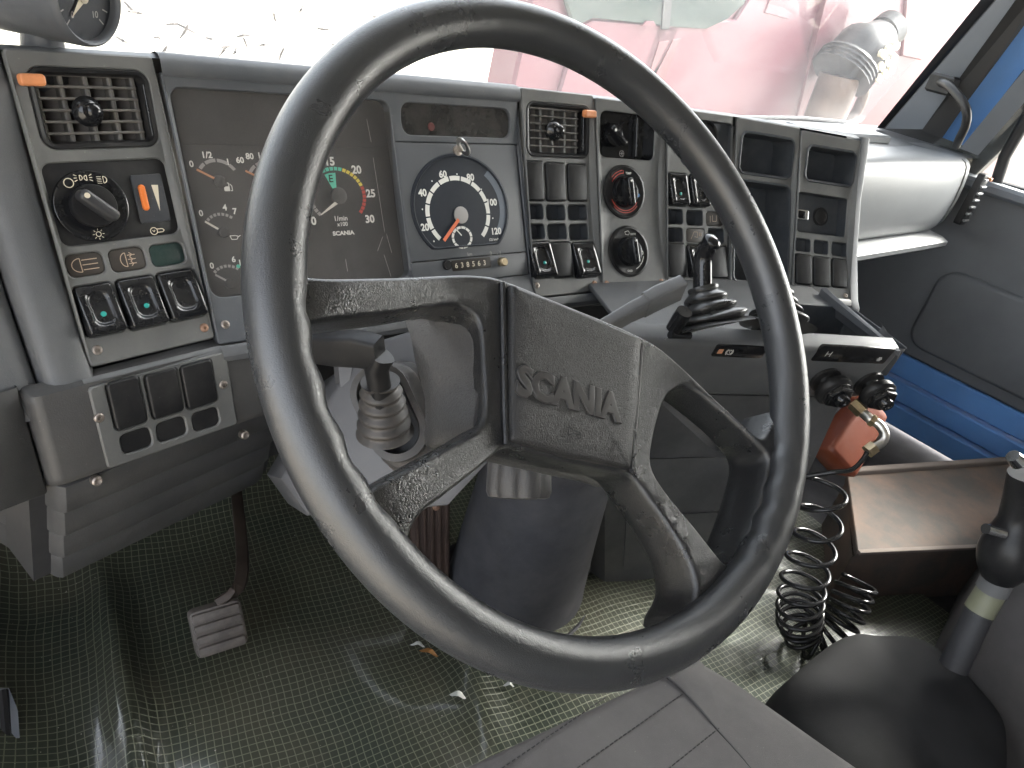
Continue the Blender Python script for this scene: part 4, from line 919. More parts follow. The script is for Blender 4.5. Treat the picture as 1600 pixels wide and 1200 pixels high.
g = G(wm); EDG = .0032
face_loops = [offset(loops[0], EDG), offset(loops[1], -EDG), offset(loops[2], -EDG)]
Pn, En = [], []
for lp in face_loops:
    b0 = len(Pn); Pn += [Vector(q) for q in lp]; En += [(b0 + i, b0 + (i + 1) % len(lp)) for i in range(len(lp))]
def inside(lp, x, y):
    k = False
    for i in range(len(lp)):
        (xa, ya), (xb, yb) = lp[i - 1], lp[i]
        if (ya > y) != (yb > y) and x < (xb - xa) * (y - ya) / (yb - ya) + xa: k = not k
    return k
def in_face(x, y): return inside(face_loops[0], x, y) and not inside(face_loops[1], x, y) and not inside(face_loops[2], x, y)
xg = -.24
while xg < .24:
    yg = -.24
    while yg < .1:
        if in_face(xg, yg): Pn.append(Vector((xg, yg)))
        yg += .010
    xg += .010
ov, oe, of, *_ = delaunay_2d_cdt(Pn, En, [], 0, 1e-7)
ids = [g.pt(p.x, p.y, wsurf(p.x, p.y)) for p in ov]
for f in of:
    c = sum((ov[i] for i in f), Vector((0, 0))) / len(f)
    if in_face(c.x, c.y): g.face([ids[i] for i in f])
for i, lp in enumerate(loops):
    sg = 1 if i == 0 else -1; L = []
    for ins, dw in ((EDG, 0), (EDG * .55, -.0006), (EDG * .2, -.0020), (0, -.0045), (0, -.012), (.0005, -.026), (.002, -.040), (.006, -.047)):
        o2 = offset(lp, ins * sg) if ins else lp; L.append([(x, y, wsurf(x, y) + dw) for x, y in o2])
    g.loft(L)
g.build('spoke_frame', 'wheel_worn', t_w, 60)
# deep hub body: its flaring left wall shows through the spokes
def wq(px, py, w): h = hit(px, py, WC + WN * w, WN) - WC; return h.dot(WB), h.dot(WA)
hb0 = [wpx(*q) for q in ((775, 440), (1000, 535), (1022, 600), (1018, 735), (985, 738), (795, 692), (752, 675), (757, 600), (752, 500))]
cx = sum(p[0] for p in hb0) / len(hb0); cy = sum(p[1] for p in hb0) / len(hb0)
L = []
for kx, ky, w in ((.98, .97, -.034), (1.08, 1.0, -.050), (1.24, 1.0, -.078), (1.30, .98, -.092), (1.1, .85, -.100)):
    L.append([(cx + (x - cx) * (1 + (kx - 1) * max(.25, min(1.3, .55 + (y - cy) / .11))), cy + (y - cy) * ky, w) for x, y in smooth(hb0, 3)])
g = G(wm); g.loft(L, True, True); g.build('hub_body', 'wheel_web_lit', t_w, 60)
# horn pad
pad_px = [(797, 446), (870, 474), (1000, 530), (994, 630), (984, 733), (940, 724), (885, 714), (798, 688), (796, 570)]
pl = [wpx(*q, .004) for q in pad_px]
def dens(lp, n=6): return [(lerp(lp[i][0], lp[(i + 1) % len(lp)][0], k / n), lerp(lp[i][1], lp[(i + 1) % len(lp)][1], k / n)) for i in range(len(lp)) for k in range(n)]
pl = dens(pl); g = G(wm); cx = sum(p[0] for p in pl) / len(pl); cy = sum(p[1] for p in pl) / len(pl)
L = [[(x, y, -.030) for x, y in pl]]
for ins, w in ((0, -.0215), (.0012, -.0196), (.0030, -.0186)): L.append([(x, y, w) for x, y in offset(pl, ins)])
L += [[(cx + (x - cx) * k, cy + (y - cy) * k, -.0186 + .0022 * (1 - k * k)) for x, y in offset(pl, .003)] for k in (.8, .55, .3, .1)]
g.loft(L, True, True); pad_o = g.build('horn_pad', 'wheel_pad', t_w, 60)
tcx, tcy = wq(893, 617, -.017); e0, e1 = wq(815, 595, -.017), wq(970, 640, -.017)
trot = math.atan2(e1[1] - e0[1], e1[0] - e0[0])
g = G(wt); g.text('SCANIA', tcx, -tcy, .0235, -.0172, rot=trot, offset=.035, extrude=.02, bevel=.03, sx=.95); g.build('embossed_lettering', 'letter_smooth', pad_o, 30)
hx, hy = wq(897, 676, -.017); g = G(wt); hy = -hy
g.lines([(hx - .006, hy - .003), (hx - .006, hy + .003), (hx - .002, hy + .0012), (hx + .005, hy + .0008), (hx + .005, hy - .0008), (hx - .002, hy - .0012)], .0009, -.0160, True); g.arc(hx + .0035, hy + .0022, .0012, .0022, 0, 360, -.0160, 10); g.build('horn_symbol', 'print_dark', pad_o, 0)
# trim strips beside the pad
for (a0, a1), nm in ((((787, 441), (793, 694)), 'l'), (((1004, 536), (989, 738)), 'r')):
    p0, p1 = wpx(*a0, .003), wpx(*a1, .003); pts = [(lerp(p0[0], p1[0], k / 6), lerp(p0[1], p1[1], k / 6), wsurf(lerp(p0[0], p1[0], k / 6), lerp(p0[1], p1[1], k / 6)) + .0015) for k in range(7)]
    G(wm).tube(pts, .0022, 8).build('pad_trim_strip', 'wheel_worn', t_w)

# ------------------------------------------------------------------ steering column
t_c = thing('steering_column', 'grey plastic column shroud with ribbed adjuster knob and dark boot to the floor', 'steering column', V(.6, .56, .16))
def wax(x, p, w): return WC + V(1, 0, 0) * x + WP * p + WN * w
shr = lambda x0, x1, p0, p1, w: [tuple(wax(x, p, w)) for x, p in ((x0, p0), (x1, p0), (x1, p1), (x0, p1))]
shp = [at(*q, t=t_) for q, t_ in (((550, 566), .75), ((600, 530), .75), ((680, 505), .75), ((800, 560), .74), ((830, 650), .73), ((700, 790), .72), ((590, 800), .72), ((480, 806), .73), ((438, 748), .74), ((502, 640), .75))]
shv = (-WN * .9 + V(.25, .1, 0)).normalized(); shc = sum(shp, V(0, 0, 0)) / len(shp); g = G()
g.loft([[tuple(lerp(p, shc, .06) - shv * .006) for p in shp], [tuple(lerp(p, shc, .015) - shv * .003) for p in shp], [tuple(p + shv * .004) for p in shp], [tuple(p + shv * .20) for p in shp]], True, True); g.build('shroud', 'column_grey', t_c, 35)
pb_ = [at(*q, t=.742) for q in ((528, 566), (552, 566), (545, 602), (532, 604))]; g = G(); g.loft([[tuple(p) for p in pb_], [tuple(p + shv * .03) for p in pb_]], True, True); g.build('shroud_clip', 'column_grey', t_c)
# adjuster knob
k0 = at(812, 700, t=.66); k1 = at(810, 778, t=.655); ax = (k1 - k0).normalized(); kx = ax.orthogonal().normalized(); kf_ = frame(k0, kx, ax.cross(kx), ax); Lk = (k1 - k0).length
g = G(kf_); L = []
for r_, z_ in ((.026, -.01), (.027, .0), (.030, .008), (.031, Lk - .006), (.029, Lk - .001), (.026, Lk), (.015, Lk + .0005)):
    L.append([(r_ * (1 - .10 * (0.5 + 0.5 * math.cos(8 * a)) ** 3 * (1 if z_ > .005 and r_ > .02 else .0)) * math.cos(a), r_ * (1 - .10 * (0.5 + 0.5 * math.cos(8 * a)) ** 3 * (1 if z_ > .005 and r_ > .02 else 0)) * math.sin(a), z_) for a in [2 * PI * k / 64 for k in range(64)]])
g.loft(L, True, True); g.build('adjuster_knob', 'knob_plastic', t_c, 40)
# dark boot from the shroud to the floor
FL = .15
b0 = at(812, 940, z=FL); g = G(); L = []
for z_, r_, dx, dy in ((FL + .002, .126, .012, 0), (FL + .03, .122, .012, 0), (FL + .15, .112, .0, -.010), (FL + .30, .100, -.022, -.03), (FL + .44, .088, -.055, -.05)):
    L.append([(b0.x + dx + r_ * math.cos(a), b0.y + .03 + dy + r_ * .9 * math.sin(a), z_ + .0) for a in [2 * PI * k / 36 for k in range(36)]])
g.loft(L, True, True); g.build('column_boot', 'boot_dark', t_c, 60)
g = G(); ring_ = []
for r_, z_ in ((.116, .002), (.135, .003), (.145, .010), (.150, .003)): ring_.append([(b0.x + r_ * math.cos(a), b0.y + .03 + r_ * .9 * math.sin(a), FL + z_ + .004 * math.sin(3 * a)) for a in [2 * PI * k / 36 for k in range(36)]])
g.loft(ring_); g.build('boot_flange', 'boot_dark', t_c, 60)

# ---- indicator stalk
t_i = thing('indicator_stalk', 'black indicator stalk rising from a grey rubber bellows, seen through the left spokes', 'stalk', at(600, 640, t=.70))
p0, p1, p2, p3 = at(602, 690, t=.70), at(594, 610, t=.665), at(588, 575, t=.650), at(596, 548, t=.640)
hd = [at(594, 552, t=.640), at(560, 545, t=.645), at(520, 545, t=.655), at(468, 540, t=.668)]
def slab(pts, wid, thk, up, name, m, parent, ch=.2):
    g = G(); L = []
    for i, p in enumerate(pts):
        T = (pts[min(i + 1, len(pts) - 1)] - pts[max(i - 1, 0)]).normalized(); u = (up - T * up.dot(T)).normalized(); s_ = T.cross(u); w_ = wid[i] if isinstance(wid, (list, tuple)) else wid; k_ = thk[i] if isinstance(thk, (list, tuple)) else thk
        L.append([tuple(p + u * b_ + s_ * a) for a, b_ in rr(-k_ / 2, -w_ / 2, k_ / 2, w_ / 2, min(k_, w_) * ch, 3)])
    g.loft(L, True, True); return g.build(name, m, parent, 40)
slab(hd, [.030, .033, .031, .028], [.020, .020, .018, .016], V(0, -.3, 1), 'handle', 'stalk_black', t_i)
slab([hd[2] * .0 + at(492, 541, t=.660), at(455, 536, t=.672)], [.020, .019], .017, V(0, -.3, 1), 'end_button', 'column_grey', t_i)
slab([p0, p1, p2, at(597, 556, t=.642)], [.020, .020, .021, .022], .020, V(1, .0, 0), 'stem', 'stalk_black', t_i, .35)
g = G(); c0 = at(536, 539, t=.6395 + .005); g = G(); aw = at(533, 537, t=.632)
ax = (p0 - p1).normalized(); sx_ = V(1, 0, 0); sx_ = (sx_ - ax * ax.dot(sx_)).normalized(); sy_ = ax.cross(sx_); bfm = frame(at(594, 596, t=.668), sx_, sy_, ax)
g = G(bfm); L = []; n = 5
for k in range(n * 6 + 1):
    z_ = k / (n * 6) * .060; ph = k / 6 * 2 * PI; r_ = .0165 + .010 * (k / (n * 6)) + .0022 * math.cos(ph); L.append([(r_ * math.cos(a), r_ * math.sin(a), z_) for a in [2 * PI * q / 28 for q in range(28)]])
g.loft(L, True, True); g.build('bellows', 'bellows_grey', t_i, 60)
bc = at(604, 640, t=.705); nrm = (CAM - bc).normalized(); nrm = (nrm + V(-.25, 0, .25)).normalized(); ux = V(1, .1, .0); ux = (ux - nrm * ux.dot(nrm)).normalized(); uy = nrm.cross(ux); ofm = frame(bc, ux, uy, nrm)
g = G(ofm); L = []
for k in range(28):
    w_ = -.010 - k * .0020; grow_ = .0012 * k * .5; wob = .0022 * math.cos(k * 2 * PI / 7); L.append([(a + .004 * k * .22, b_ - .004 * k * .16, w_ + .012) for a, b_ in rr(-.026 - grow_ - wob, -.052 - grow_ - wob, .028 + grow_ + wob, .045 + grow_ + wob, .028, 6)])
g.loft(L, False, False); g.loft([L[0], [(x * .80, y * .86, z_ + .001) for x, y, z_ in L[0]], [(x * .72, y * .82, z_ - .012) for x, y, z_ in L[0]]], False, False); g.build('bellows_collar', 'bellows_grey', t_i, 60)
# ---- wiper stalk
t_wi = thing('wiper_stalk', 'grey flat wiper stalk reaching out to the right of the steering wheel hub', 'stalk', at(960, 500, t=.74))
sp = [at(930, 520, t=.72), at(985, 488, t=.735), at(1010, 476, t=.742)]
slab(sp, [.022, .026, .028], .012, V(0, -.35, 1), 'arm', 'stalk_grey', t_wi)
slab([at(1006, 477, t=.741), at(1022, 468, t=.745), at(1062, 450, t=.756)], [.031, .032, .030], .015, V(0, -.35, 1), 'handle', 'stalk_grey', t_wi)
# ------------------------------------------------------------------ centre console
t_k = thing('centre_console', 'dark grey centre console with open tray, label strips and two round air valve knobs', 'console', V(1.0, .45, .16))
cA = V(.74, .505, .648); cB = V(1.155, .330, .655)           # front upper edge
cd = (cB - cA); cd.z = 0; cd.normalize(); cn = V(cd.y, -cd.x, 0)                  # along, and out to the driver
PSI_C = math.degrees(math.atan2(cd.y, cd.x))
PN_CON = Panel(cA.x, cA.y, .652, PSI_C, a0=-14, a1=-14)
P = PN_CON; cl = (V(cB.x, cB.y, 0) - V(cA.x, cA.y, 0)).length
# top deck, rising to the dash, with the tray opening
deckf = lambda a, b_, c: cA + cd * a - cn * b_ + V(0, 0, .006 + .02 * b_ + c)       # b to the front of the truck
def deck(px, py):
    N = (cd.cross(-cn + V(0, 0, .02))).normalized(); h = hit(px, py, cA + V(0, 0, .006), N) - cA; return h.dot(cd), h.dot(-cn)
tr = [deck(*q) for q in ((1238, 480), (1345, 476), (1392, 541), (1238, 534))]
tr_rc = (tr[0][0] * .5 + tr[3][0] * .5, .018, (tr[1][0] + tr[2][0]) / 2, max(.06, min(.16, (tr[0][1] + tr[1][1]) / 2)))
g = G(deckf); g.plate(((-.02, .004, cl - .001, .24), .006), [(tr_rc, .008)], 0, .006); g.build('deck', 'dash_plastic', t_k, 30)
G(deckf).cup(tr_rc, .008, -.001, -.055, 4, .006).build('tray', 'pocket_black', t_k)
# raised rim on the right of the deck
G(deckf).loft([[(cl - .012, b_, w) for b_, w in ((.0, -.002), (.0, .004), (.20, .012), (.20, -.002))], [(cl - .006, b_, w) for b_, w in ((-.002, -.004), (-.001, .006), (.20, .016), (.205, -.002))], [(cl + .002, b_, w) for b_, w in ((.004, -.02), (.004, .0), (.20, .010), (.205, -.02))]], True, True).build('deck_rim', 'dash_plastic', t_k, 40)
# front face
g = G(P); fh = .105
g.loft([[(a, v, w) for v, w in ((-.008, -.03), (-.006, -.006), (-.002, -.001), (.004, .0), (fh - .012, .0), (fh - .003, -.004), (fh, -.012), (fh + .001, -.06))] for a in (-.12, 0, .1, .25, cl - .012)] + [[(a, v, w) for v, w in ((-.008, -.03), (-.006, -.010), (-.002, -.006), (.004, -.005), (fh - .012, -.005), (fh - .006, -.008), (fh - .004, -.02), (fh - .003, -.06))] for a in (cl - .002,)] + [[(cl + .001, v, -.06 - .02 * (i == 0)) for i, v in enumerate((-.008, -.006, -.002, .004, fh - .012, fh - .006, fh - .004, fh - .003))]], closed=False)
g.build('front_face', 'dash_plastic', t_k, 50)
for q, syms in ((P.bb(1114, 540, 1196, 558), 1), (P.bb(1273, 541, 1392, 566), 2)):
    so = G(P).pad(q, .004, -.002, .0014, .0008, 3, 2).build('label_strip', 'black_gloss', t_k); cy = (q[1] + q[3]) / 2
    g = G(P); w = .0018
    if syms == 1:
        c = P.loc(1139, 549); ring(g, c, .0042, .0009, w); g.arc(c[0], c[1], .0056, .0064, 120, 240, w, 6); g.arc(c[0], c[1], .0056, .0064, -60, 60, w, 6); g.bar((c[0], c[1] - .002), (c[0], c[1] + .001), .001, w)
    else:
        c = P.loc(1294, 552); g.bar((c[0] - .004, c[1] - .005), (c[0] - .004, c[1] + .005), .001, w); g.bar((c[0] + .004, c[1] - .005), (c[0] + .004, c[1] + .005), .001, w); g.bar((c[0] - .004, c[1]), (c[0] + .004, c[1]), .001, w)
        c = P.loc(1373, 560)
        for a_ in (0, PI / 3, 2 * PI / 3): g.bar((c[0] - .005 * math.cos(a_), c[1] - .005 * math.sin(a_)), (c[0] + .005 * math.cos(a_), c[1] + .005 * math.sin(a_)), .001, w)
        ring(g, c, .0036, .0008, w)
    g.build('strip_symbols', 'print_white', so, 0)
    if syms == 1: c = P.loc(1125, 548); G(P).box(c[0] - .004, c[1] - .004, .0012, c[0] + .004, c[1] + .004, .0018).build('amber_window', 'needle_dim', so)
for px, py in ((1300, 600), (1368, 606)):
    s0, v0 = P.loc(px - 12, py - 8); dx_ = .004
    kf2 = lambda a, b_, c, s0=s0, v0=v0: P(s0 + a * 1.22 + c * .25, v0 + b_ * 1.22 + c * .10, c)
    ko = G(kf2).disc_lathe(0, 0, [(.020, -.002), (.020, .004), (.012, .006), (.011, .016)], 24).build('air_valve', 'black_satin', t_k)
    L = []
    for r_, w in ((.013, .014), (.0225, .017), (.0235, .020), (.0235, .026), (.021, .029), (.0195, .030), (.0195, .032)): L.append((r_, w))
    G(kf2).disc_lathe(0, 0, L + [(.012, .033)], 28).build('knob_disc', 'black_satin', ko)
    hexl = [[(.0185 * k * math.cos(PI / 3 * q + .2), .0185 * k * math.sin(PI / 3 * q + .2), w) for q in range(6)] for k, w in ((1, .030), (1, .037), (.9, .039))]
    G(kf2).loft(hexl, True, True).build('hex_collar', 'black_gloss', ko, 20)
    G(kf2).disc_lathe(0, 0, [(.009, .038), (.009, .046), (.0075, .048), (.005, .0478), (.004, .046)], 20).build('push_button', 'black_gloss', ko)
# pedestal under the console, ribbed on the driver's side
FL = .15
def pl_(x, y, z): return (x, y, z)
qa, qb, qc = at(880, 880, z=FL + .02), at(945, 912, z=FL + .004), at(1196, 885, z=FL)
top_ = [P(-.10, fh - .004, -.05), P(-.02, fh - .004, -.012), P(cl - .03, fh - .004, -.012), P(cl - .02, fh - .004, -.14)]
bot_ = [qb + V(-.06, .20, 0), qb, qc, qc + V(.06, .22, 0)]
g = G(); L = []
for k in range(7):
    t = k / 6; L.append([tuple(lerp(a, b_, t)) for a, b_ in zip(top_, bot_)])
g.loft(L, False, False, closed=False); g.build('pedestal', 'kick_plastic', t_k, 30)
nrm_l = (bot_[1] - bot_[0]).cross(top_[0] - bot_[0]).normalized()
if nrm_l.dot(CAM - bot_[0]) < 0: nrm_l = -nrm_l
for k in range(4):
    t0, t1 = k / 4 + .01, (k + 1) / 4 - .012; c4 = [lerp(top_[0], bot_[0], t0), lerp(top_[1], bot_[1], t0), lerp(top_[1], bot_[1], t1), lerp(top_[0], bot_[0], t1)]
    c4[1] = lerp(c4[0], c4[1], .86); c4[2] = lerp(c4[3], c4[2], .86)
    g = G(); g.loft([[tuple(p) for p in c4], [tuple(p + nrm_l * .006) for p in c4], [tuple(lerp(p, sum(c4, V(0, 0, 0)) / 4, .04) + nrm_l * .008) for p in c4]], False, True); g.build('side_rib', 'kick_plastic', t_k, 30)
nrm_f = (bot_[2] - bot_[1]).cross(top_[1] - bot_[1]).normalized()
if nrm_f.dot(CAM - bot_[1]) < 0: nrm_f = -nrm_f
for t0, t1 in ((.02, .30), (.32, .60), (.62, .90)):
    c4 = [lerp(top_[1], bot_[1], t0), lerp(top_[2], bot_[2], t0), lerp(top_[2], bot_[2], t1), lerp(top_[1], bot_[1], t1)]; c4[0] = lerp(c4[0], c4[1], .10); c4[3] = lerp(c4[3], c4[2], .10); c4[1] = lerp(c4[0], c4[1], .96); c4[2] = lerp(c4[3], c4[2], .96)
    g = G(); g.loft([[tuple(p) for p in c4], [tuple(p + nrm_f * .003) for p in c4]], False, True); g.build('front_rib', 'kick_plastic', t_k, 30)

# ---- brake levers with rubber bellows
def bellows_lever(name, label, base, top, lever, rad, parent_group, m='bellows_black', small=False):
    t_ = thing(name, label, 'brake lever', base, parent_group)
    ax = (top - base).normalized(); sx_ = (cd - ax * ax.dot(cd)).normalized(); sy_ = ax.cross(sx_); f = frame(base, sx_, sy_, ax); H = (top - base).length
    g = G(f); L = []; n = 4
    for k in range(n * 10 + 1):
        u_ = k / (n * 10); ph = u_ * n * 2 * PI; base_r = lerp(rad, rad * .36, u_ ** .85); r_ = base_r * (1 + .14 * (abs(math.cos(ph / 2)) * 2 - 1) * (1 - .35 * u_))
        loop = []
        for q in range(40):
            a = 2 * PI * q / 40; sq = (abs(math.cos(a)) ** 3.2 + abs(math.sin(a)) ** 3.2) ** (-1 / 3.2); kk = lerp(sq, 1, u_); loop.append((r_ * kk * math.cos(a) * 1.05, r_ * kk * math.sin(a), u_ * H + .0018 * math.sin(a * 2 + u_ * 9) * (1 - u_)))
        L.append(loop)
    g.loft(L, True, True); g.build('bellows', m, t_, 60)
    rr_ = [.0135, .0125, .0118, .0125, .0145, .0150, .0135, .007]
    g = G(); pts = bez([tuple(p) for p in lever], 5); n_ = len(pts); g.tube([tuple(p) for p in pts], [lerp(rad * .27, rad * .25, i / n_) if i < n_ * .75 else lerp(rad * .25, rad * .30, (i / n_ - .75) * 4) if i < n_ - 2 else (rad * .26 if i < n_ - 1 else rad * .12) for i in range(n_)], 16); g.build('lever', 'black_gloss' if not small else m, t_, 60)
    return t_
bp = at(1112, 512, t=.93); tp = at(1098, 448, t=.93)
bellows_lever('brake_lever', 'black hand brake lever with folded rubber bellows standing in front of the switch panel', bp, tp, [at(1098, 456, t=.93), at(1098, 425, t=.928), at(1099, 402, t=.925), at(1106, 386, t=.915), at(1118, 372, t=.905)], .047, 'brake levers on the console')
bp = at(1215, 508, t=1.02); tp = at(1222, 455, t=1.03)
bellows_lever('brake_lever', 'second black bellows lever partly hidden behind the right side of the wheel rim', bp, tp, [at(1222, 458, t=1.03), at(1212, 430, t=1.03), at(1203, 405, t=1.03), at(1201, 388, t=1.025)], .040, 'brake levers on the console')
# small toggle beside the bellows
tg = at(1052, 515, t=.90); t_tg = thing('toggle_catch', 'small glossy black catch beside the front brake lever bellows', 'catch', tg)
G().tube([tuple(tg), tuple(tg + V(0, -.004, .018)), tuple(tg + V(-.002, -.008, .030))], [.010, .0105, .010], 14).build('barrel', 'black_gloss', t_tg)
G().tube([tuple(tg + V(-.01, -.004, -.004)), tuple(tg + V(.022, -.012, -.006))], .005, 10).build('tongue', 'black_gloss', t_tg)

# ------------------------------------------------------------------ floor, mat, pedals
g = G(); g.box(-.35, -1.3, FL - .06, 2.2, 1.2, FL - .03); structure(g.build('floor', 'boot_dark'))
g = G(); rows = []; nx, ny = 120, 110
def mat_z(x, y):
    z = .0055 * math.sin(9 * x + 3 * math.sin(5 * y)) + .004 * math.sin(13 * y - 6 * x) + .002 * math.sin(31 * x + 17 * y) + .004
    ridge = (x - (.10 + .10 * (y - .6) - .25 * (y - .75) ** 2)); z += .030 * math.exp(-(ridge / .022) ** 2) * max(0, min(1, (1.0 - y) / .2))     # fold at the left
    z += .16 * max(0, (y - .86) / .25) ** 1.6                       # climbs to the firewall
    z += .018 * math.exp(-((x - .52 - .3 * (y - .5)) / .03) ** 2) * math.exp(-((y - .46) / .10) ** 2)
    z += .10 * max(0, (.03 - x) / .15) ** 1.2 if x < .03 else 0
    return FL + z
for i in range(nx + 1):
    x = -.16 + 1.56 * i / nx; rows.append([(x, -.1 + 1.15 * j / ny, mat_z(x, -.1 + 1.15 * j / ny)) for j in range(ny + 1)])
g.loft(rows, closed=False); tag(g.build('floor_mat', 'floor_mat_pvc', None, 180), 'dark green plastic floor mat with a pale woven grid, creased and dirty', 'floor mat')
# brake pedal
pc = [at(*q, z=FL + zz) for q, zz in (((292, 957), .115), ((378, 934), .115), ((388, 1003), .055), ((312, 1030), .055))]
t_p = thing('brake_pedal', 'worn ribbed brake pedal on a bent steel arm above the mat', 'pedal', pc[2])
ex = (pc[1] - pc[0] + pc[2] - pc[3]) / 2; ey = (pc[3] - pc[0] + pc[2] - pc[1]) / 2; en = ex.cross(ey).normalized(); en = en if en.z > 0 else -en
W_, H_ = ex.length, ey.length; pf = frame(pc[0], ex.normalized(), ey.normalized(), en)
G(pf).pad((0, 0, W_, H_), .008, -.008, .006, .003, 3, 2).build('pedal_pad', 'pedal_rubber', t_p)
for k in range(4): G(pf).pad((.003, H_ * (.05 + k * .235), W_ - .003, H_ * (.05 + k * .235) + H_ * .185), .003, .004, .0105, .0022, 2, 2).build('tread_rib', 'pedal_rubber', t_p)
arm = [pc[1] * .55 + pc[0] * .45 - en * .006, at(372, 918, y=pc[1].y + .012), at(379, 882, y=pc[1].y + .05), at(377, 842, y=pc[1].y + .11), at(372, 795, y=pc[1].y + .17), at(368, 750, y=pc[1].y + .24)]
slab(bez([tuple(p) for p in arm], 4), .017, .012, V(1, .3, 0), 'arm', 'pedal_steel', t_p)
# accelerator
t_a = thing('accelerator_pedal', 'tall brown ribbed accelerator pedal beside the dark column boot', 'pedal', at(675, 925, z=FL))
ac = [at(640, 770, z=FL + .22), at(702, 748, z=FL + .22), at(702, 935, z=FL + .012), at(645, 925, z=FL + .012)]
ex = (ac[1] - ac[0] + ac[2] - ac[3]) / 2; ey = (ac[3] - ac[0] + ac[2] - ac[1]) / 2; en = ex.cross(ey).normalized(); en = en if en.dot(CAM - ac[0]) > 0 else -en; W_, H_ = ex.length, ey.length; af = frame(ac[0], ex.normalized(), ey.normalized(), en)
G(af).pad((0, 0, W_, H_), .004, -.008, .002, .002, 2, 2).build('tread_plate', 'pedal_brown', t_a)
for k in range(5): x = W_ * (.10 + .19 * k); G(af).box(x, .006, .001, x + W_ * .10, H_ - .006, .0065, .0015).build('tread_rib', 'pedal_brown', t_a)
for v in (.12, .86): G(af).disc_lathe(W_ * .62, H_ * v, [(.0055, .003), (.0055, .008), (.003, .0095)], 12).build('rivet', 'screw_rust', t_a)
# litter on the mat
def litter(name, label, cat, px, py, m, w_, h_, rot, curl=.004):
    c = at(px, py, z=FL + .016); c.z = mat_z(c.x, c.y) + .004; ca, sa = math.cos(rot), math.sin(rot); f = lambda a, b_, k: c + V(a * ca - b_ * sa, a * sa + b_ * ca, k + curl * math.cos(a / w_ * 3) + curl)
    g = G(f); L = []
    for i in range(7): t = -1 + i / 3; hw = h_ * (1 - abs(t) ** 2.2) + h_ * .12; L.append([(t * w_, -hw, .0), (t * w_, 0, .0012), (t * w_, hw, .0)])
    g.loft(L, closed=False); return tag(g.build(name, m, None, 60), label, cat)
litter('dry_leaf', 'curled brown dry leaf on the mat under the wheel rim', 'leaf', 672, 1012, 'leaf_brown', .015, .004, -.9)
litter('paper_scrap', 'thin white scrap lying next to the brown leaf on the mat', 'scrap', 655, 998, 'paper_white', .011, .003, -.7)
litter('paper_scrap', 'pale scrap on the mat just below the bottom of the wheel rim', 'scrap', 795, 1072, 'paper_white', .008, .003, -.6)
litter('paper_scrap', 'broad pale plastic scrap on the mat left of the seat', 'scrap', 715, 1090, 'paper_white', .012, .004, -.8)

# ------------------------------------------------------------------ seat
t_se = thing('driver_seat', 'dark grey seat cushion with stitched seams in the lower foreground', 'seat', V(.55, -.1, .30))
SZ = .44
def sz(px, py): q = at(px, py, z=SZ); return (q.x, q.y)
fr1 = sz(690, 1205); fr2 = sz(900, 1108); fr3 = sz(1088, 1020); r1_ = sz(1160, 1062); r2_ = sz(1300, 1160)
outl = [(fr1[0] - .25, fr1[1] + .03), fr1, fr2, fr3, r1_, r2_, (r2_[0] + .05, r2_[1] - .20), (r2_[0] + .0, -.5), (fr1[0] - .2, -.5)]
ol = dens(outl, 4); g = G(); L = [[(x, y, SZ - .14) for x, y in offset(ol, -.004)]]
for ins, dz in ((0, -.02), (.003, -.008), (.009, -.002), (.016, .0)): L.append([(x, y, SZ + dz) for x, y in offset(ol, ins)])
ccx = sum(p[0] for p in ol) / len(ol); ccy = sum(p[1] for p in ol) / len(ol)
for k in (.85, .6, .3, .05): L.append([(ccx + (x - ccx) * k, ccy + (y - ccy) * k, SZ + .006 * (1 - k)) for x, y in offset(ol, .016)])
g.loft(L, True, True); g.build('cushion', 'seat_fabric', t_se, 60)
for a, b_ in (((945, 1092), (780, 1205)), ((1066, 1086), (890, 1210)), ((1122, 1140), (1040, 1206))):
    p, q = sz(*a), sz(*b_); L_ = math.hypot(q[0] - p[0], q[1] - p[1]); n_ = max(4, int(L_ / .006)); g = G()
    for k in range(n_):
        t0, t1 = k / n_, (k + .6) / n_; g.tube([(lerp(p[0], q[0], t0), lerp(p[1], q[1], t0), SZ + .0022), (lerp(p[0], q[0], t1), lerp(p[1], q[1], t1), SZ + .0022)], .0007, 5)
    o = g.build('seam_stitches', 'seat_thread', t_se); o['kind'] = 'stuff'
cs = [sz(*q) for q in ((1030, 1050), (1058, 1072), (1088, 1104), (1120, 1142), (1170, 1200), (1210, 1260))]; G().tube([tuple(q) for q in bez([(x, y, SZ + .0012) for x, y in cs], 5)], .0016, 6).build('seam_groove', 'seat_thread', t_se)
# dark bag / cover between the seats
g = G(); L = []
bcx = at(1450, 1090, z=.34)
for z_, k in ((FL + .02, 1.05), (.22, 1.06), (.26, 1.0), (.278, .93), (.290, .80), (.298, .6), (.302, .38), (.304, .16), (.3045, .04)):
    L.append([(bcx.x + k * .19 * math.copysign(abs(math.cos(a)) ** .75, math.cos(a)) * (1 + .05 * k * math.sin(3 * a + z_ * 9)), bcx.y + .01 + k * .135 * math.copysign(abs(math.sin(a)) ** .75, math.sin(a)) * (1 + .05 * k * math.cos(2 * a)), z_ + (.008 * math.sin(4 * a + 1) + .005 * math.sin(7 * a)) * k * k) for a in [2 * PI * q / 56 for q in range(56)]])
g.loft(L, False, True); tag(g.build('gear_gaiter', 'bag_fabric', None, 60), 'dark slack gear lever cover between the seats at the lower right', 'gaiter')
